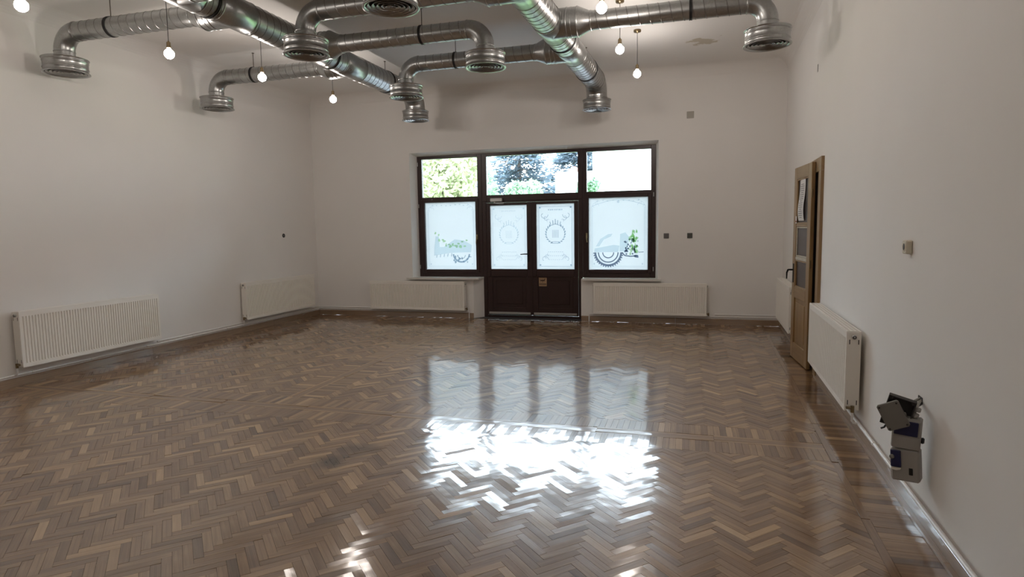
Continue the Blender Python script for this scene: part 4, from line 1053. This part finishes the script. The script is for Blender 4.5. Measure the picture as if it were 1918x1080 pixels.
for (x, y, z, l) in ((-5.047, 3.75, 3.42, 'lit bare bulb at the upper left corner, nearest of the left row'),
                     (-5.047, 5.18, 3.424, 'lit bare bulb hanging in front of the near left branch duct'),
                     (-5.052, 6.60, 3.515, 'lit bare bulb hanging in front of the far left branch duct'),
                     (-4.933, 7.98, 3.51, 'lit bare bulb farthest back in the left row'),
                     (-.784, 5.80, 3.60, 'lit bare bulb at the top edge before the right branch duct'),
                     (-.772, 7.22, 3.612, 'lit bare bulb hanging just behind the right branch duct'),
                     (-.669, 8.35, 3.598, 'lit bare bulb on a bronze ceiling rose, farthest back in the right row'),
                     (-.80, 4.40, 3.60, 'lit bare bulb added unseen to the right row, above the camera view'),  # from here on unseen bulbs, added to light the room
                     (-5.05, 2.35, 3.42, 'lit bare bulb added unseen to the left row, beyond the left picture edge'),
                     (-.80, 2.2, 3.60, 'lit bare bulb added unseen to the right row, almost over the camera')):
    pendant(x, y, z, l)

# ------------------------------------------------------------------ the street outside
m_pave = simple('pavement', (0.42, 0.41, 0.39), 0.9, noise=.15, nscale=3)
m_asph = simple('asphalt', (0.12, 0.12, 0.125), 0.9, noise=.15, nscale=5)
m_lawn = simple('lawn', (0.12, 0.22, 0.06), 0.95, noise=.4, nscale=4)
m_render = simple('white_render', (0.80, 0.79, 0.77), 0.9)
m_roof = simple('red_tiles', (0.36, 0.13, 0.08), 0.8, noise=.2, nscale=10)
m_bark = simple('bark', (0.10, 0.075, 0.06), 0.95, noise=.3, nscale=14)
def leaf_mat(name, col):
    m = bpy.data.materials.new(name); m.use_nodes = True; nt = m.node_tree; nt.nodes.clear()
    o = nt.nodes.new('ShaderNodeOutputMaterial'); d = nt.nodes.new('ShaderNodeBsdfDiffuse'); t = nt.nodes.new('ShaderNodeBsdfTranslucent')
    n = nt.nodes.new('ShaderNodeTexNoise'); n.inputs['Scale'].default_value = 1.1; n.inputs['Detail'].default_value = 5
    g = nt.nodes.new('ShaderNodeNewGeometry'); nt.links.new(g.outputs['Position'], n.inputs['Vector'])
    mx = nt.nodes.new('ShaderNodeMix'); mx.data_type = 'RGBA'; mx.inputs[6].default_value = (*[c*.65 for c in col], 1); mx.inputs[7].default_value = (*[min(1, c*1.4) for c in col], 1)
    nt.links.new(n.outputs['Fac'], mx.inputs[0])
    for q in (d, t): nt.links.new(mx.outputs[2], q.inputs[0])
    ms = nt.nodes.new('ShaderNodeMixShader'); ms.inputs[0].default_value = .45
    nt.links.new(d.outputs[0], ms.inputs[1]); nt.links.new(t.outputs[0], ms.inputs[2]); nt.links.new(ms.outputs[0], o.inputs[0]); return m
lf_yel = leaf_mat('yellow_green_leaves', (.37, .40, .24)); lf_grn = leaf_mat('fresh_green_leaves', (.20, .32, .20)); lf_con = leaf_mat('blue_green_needles', (.10, .13, .155)); lf_bush = leaf_mat('bush_leaves', (.22, .32, .21))
GZ = -.14
mb = MB(); mb.box(-40, 30, D+.43, 14.0, GZ-.3, GZ); build('ground', mb, m_pave, kind='structure')
mb = MB(); mb.box(-60, 50, 14.0, 20.0, GZ-.3, GZ-.06); build('road', mb, m_asph, kind='structure')
mb = MB(); mb.box(-90, 80, 20.0, 90, GZ-.3, GZ-.02); build('lawn', mb, m_lawn, kind='structure')
def leaf_quads(b_, c, r, n, size, rnd, squash=(1, 1, 1), shell=.55):
    for i in range(n):
        while True:
            v = Vector((rnd.uniform(-1, 1), rnd.uniform(-1, 1), rnd.uniform(-1, 1))); l = v.length
            if .05 < l <= 1: break
        v *= (shell+(1-shell)*rnd.random())/max(l, .3) if l < shell else 1
        p = Vector((c[0]+v.x*r*squash[0], c[1]+v.y*r*squash[1], c[2]+v.z*r*squash[2])); s = size*rnd.uniform(.6, 1.4)
        a = Vector((rnd.gauss(0, 1), rnd.gauss(0, 1), rnd.gauss(0, 1))).normalized(); bb_ = a.orthogonal().normalized()
        b_.add([p-a*s, p+bb_*s*.5, p+a*s, p-bb_*s*.5], [(0, 1, 2, 3)])
def tree(name, x, y, h, crown, mat, n, label, size=.16, cat='tree', seed=1, trunk=.2, clumps=9, low=.25):
    r_ = random.Random(seed); t = empty(name, (x, y, GZ), label=label, cat=cat)
    b_ = MB(); b_.tube([(0, 0, 0), (.05, .02, h*.35), (-.04, .05, h*.8)], [trunk, trunk*.75, trunk*.25], 10)
    for k in range(5):
        a = k*1.3+seed; z = h*(.3+.1*k); b_.tube([(0, 0, z), (crown*.35*math.cos(a), crown*.35*math.sin(a), z+h*.12), (crown*.65*math.cos(a), crown*.65*math.sin(a), z+h*.2)], [trunk*.4, trunk*.25, trunk*.08], 6)
    build('trunk', b_, m_bark, t)
    b_ = MB()
    for k in range(clumps):
        a = r_.uniform(0, 6.28); q = r_.uniform(.1, .62)*crown; z = h*low+crown*.3+r_.random()*(h*(1-low)-crown*.55)
        leaf_quads(b_, (q*math.cos(a), q*math.sin(a), z), crown*r_.uniform(.38, .6), n//clumps, size, r_)
    build('foliage', b_, mat, t, kind='stuff')
def conifer(x, y, h, crown, mat, label, seed):
    r_ = random.Random(seed); t = empty('conifer', (x, y, GZ), label=label, cat='tree')
    b_ = MB(); b_.tube([(0, 0, 0), (0, 0, h*.97)], [.28, .04], 10); tk = build('trunk', b_, m_bark, t)
    b_ = MB(); bm_ = MB(); nl = 15
    for L_ in range(nl):
        z = h*(.12+.84*L_/nl); rr = crown*(1-.80*L_/nl)*r_.uniform(.75, 1.1)
        for k in range(8):
            a = r_.uniform(0, 6.28); e = Vector((rr*math.cos(a), rr*math.sin(a), z-.12*rr+.1)); bm_.tube([(0, 0, z), tuple(e)], [.05, .012], 5)
            for i in range(120):
                s = r_.random()**.6; p = Vector((0, 0, z)).lerp(e, s)+Vector((r_.gauss(0, .22), r_.gauss(0, .22), r_.gauss(-.05, .16)))
                d = Vector((math.cos(a), math.sin(a), r_.uniform(-.5, .2))).normalized(); n_ = d.orthogonal().normalized(); sz = r_.uniform(.10, .22)
                b_.add([p-d*sz, p+n_*sz*.35, p+d*sz, p-n_*sz*.35], [(0, 1, 2, 3)])
    build('branch', bm_, m_bark, t, kind='stuff'); build('foliage', b_, mat, t, kind='stuff')
tree('broadleaf_tree', -8.7, 20.5, 5.6, 2.5, lf_yel, 20000, 'yellow-green leafy tree filling the upper left window pane', size=.10, seed=3, low=.12, clumps=16)
tree('broadleaf_tree', -11.4, 30.0, 5.9, 2.4, lf_grn, 14000, 'green leafy tree behind the yellow-green tree, left of the door', size=.10, seed=5, low=.1, clumps=12)
conifer(-10.1, 37, 9.5, 3.6, lf_con, 'tall dark bluish conifer seen over the double door', 4)
conifer(-8.1, 45.2, 9.9, 3.8, lf_con, 'second dark conifer farther right, beside the white house', 8)
for i, (x, y, r, h, m_, l) in enumerate(((-8.35, 24.0, 1.05, 4.3, lf_grn, 'light green bush left below the tall conifer'), (-7.1, 26.3, 1.05, 4.0, lf_bush, 'light green bush in front of the tall conifer'),
                                     (-5.75, 24.0, .95, 3.55, lf_bush, 'light green bush before the low wing of the white house'), (-3.98, 24.5, .70, 4.0, lf_grn, 'pointed green bush by the corner of the white house'), (-3.0, 22.9, .5, 3.05, lf_bush, 'small green bush before the tall white house front'))):
    tree('bush', x, y, h, r, m_, 3200, l, size=.10, cat='bush', seed=20+i, trunk=.06, clumps=10, low=.05)
hs = empty('white_house', (2, 31, GZ), label='plain white house with a low wing seen through the upper right panes', cat='building')
mb = MB(); mb.box(-4.5, 14, 30, 40, GZ, 6.4); build('main_block', mb, m_render, hs, world=True)
mb = MB(); mb.box(-6.35, -4.5, 30, 36, GZ, 4.35); build('wing', mb, m_render, hs, world=True)
mb = MB(); mb.prism([(-4.8, 6.4), (14.3, 6.4), (13.2, 8.2), (-3.5, 8.2)], 'y', 29.7, 40.3); build('roof', mb, m_roof, hs, world=True)
mb = MB(); mb.prism([(-5.75, 4.35), (-5.25, 4.35), (-5.4, 4.62), (-5.6, 4.62)], 'y', 30.3, 31.2); build('dormer', mb, m_roof, hs, world=True)
for (x, z) in ((-2, 1.2), (1.5, 1.2), (5, 1.2), (1.5, 4.3), (5, 4.3)):
    b_ = MB(); b_.box(x, x+1.2, 29.97, 30.02, z, z+1.5); build('window', b_, m_dkglass, hs, world=True)
lp = empty('street_lantern', (-4.97, 14.4, GZ), label='dark domed lantern on a post outside the upper left pane', cat='lantern')
mb = MB(); mb.tube([(-4.97, 14.4, GZ), (-4.97, 14.4, 2.52)], .035, 10); build('post', mb, m_darkmetal, lp, world=True)
mb = MB(); mb.lathe([(0, 2.79), (.04, 2.785), (.075, 2.76), (.092, 2.72), (.095, 2.68), (.092, 2.665), (0, 2.665)], 20, (-4.97, 14.4, 0)); build('dome', mb, simple('slate_dome', (.12, .14, .18), .5), lp, world=True)
mb = MB(); mb.box(-5.035, -4.905, 14.335, 14.465, 2.52, 2.665, .01); build('lamp_box', mb, m_plate_grey, lp, world=True)
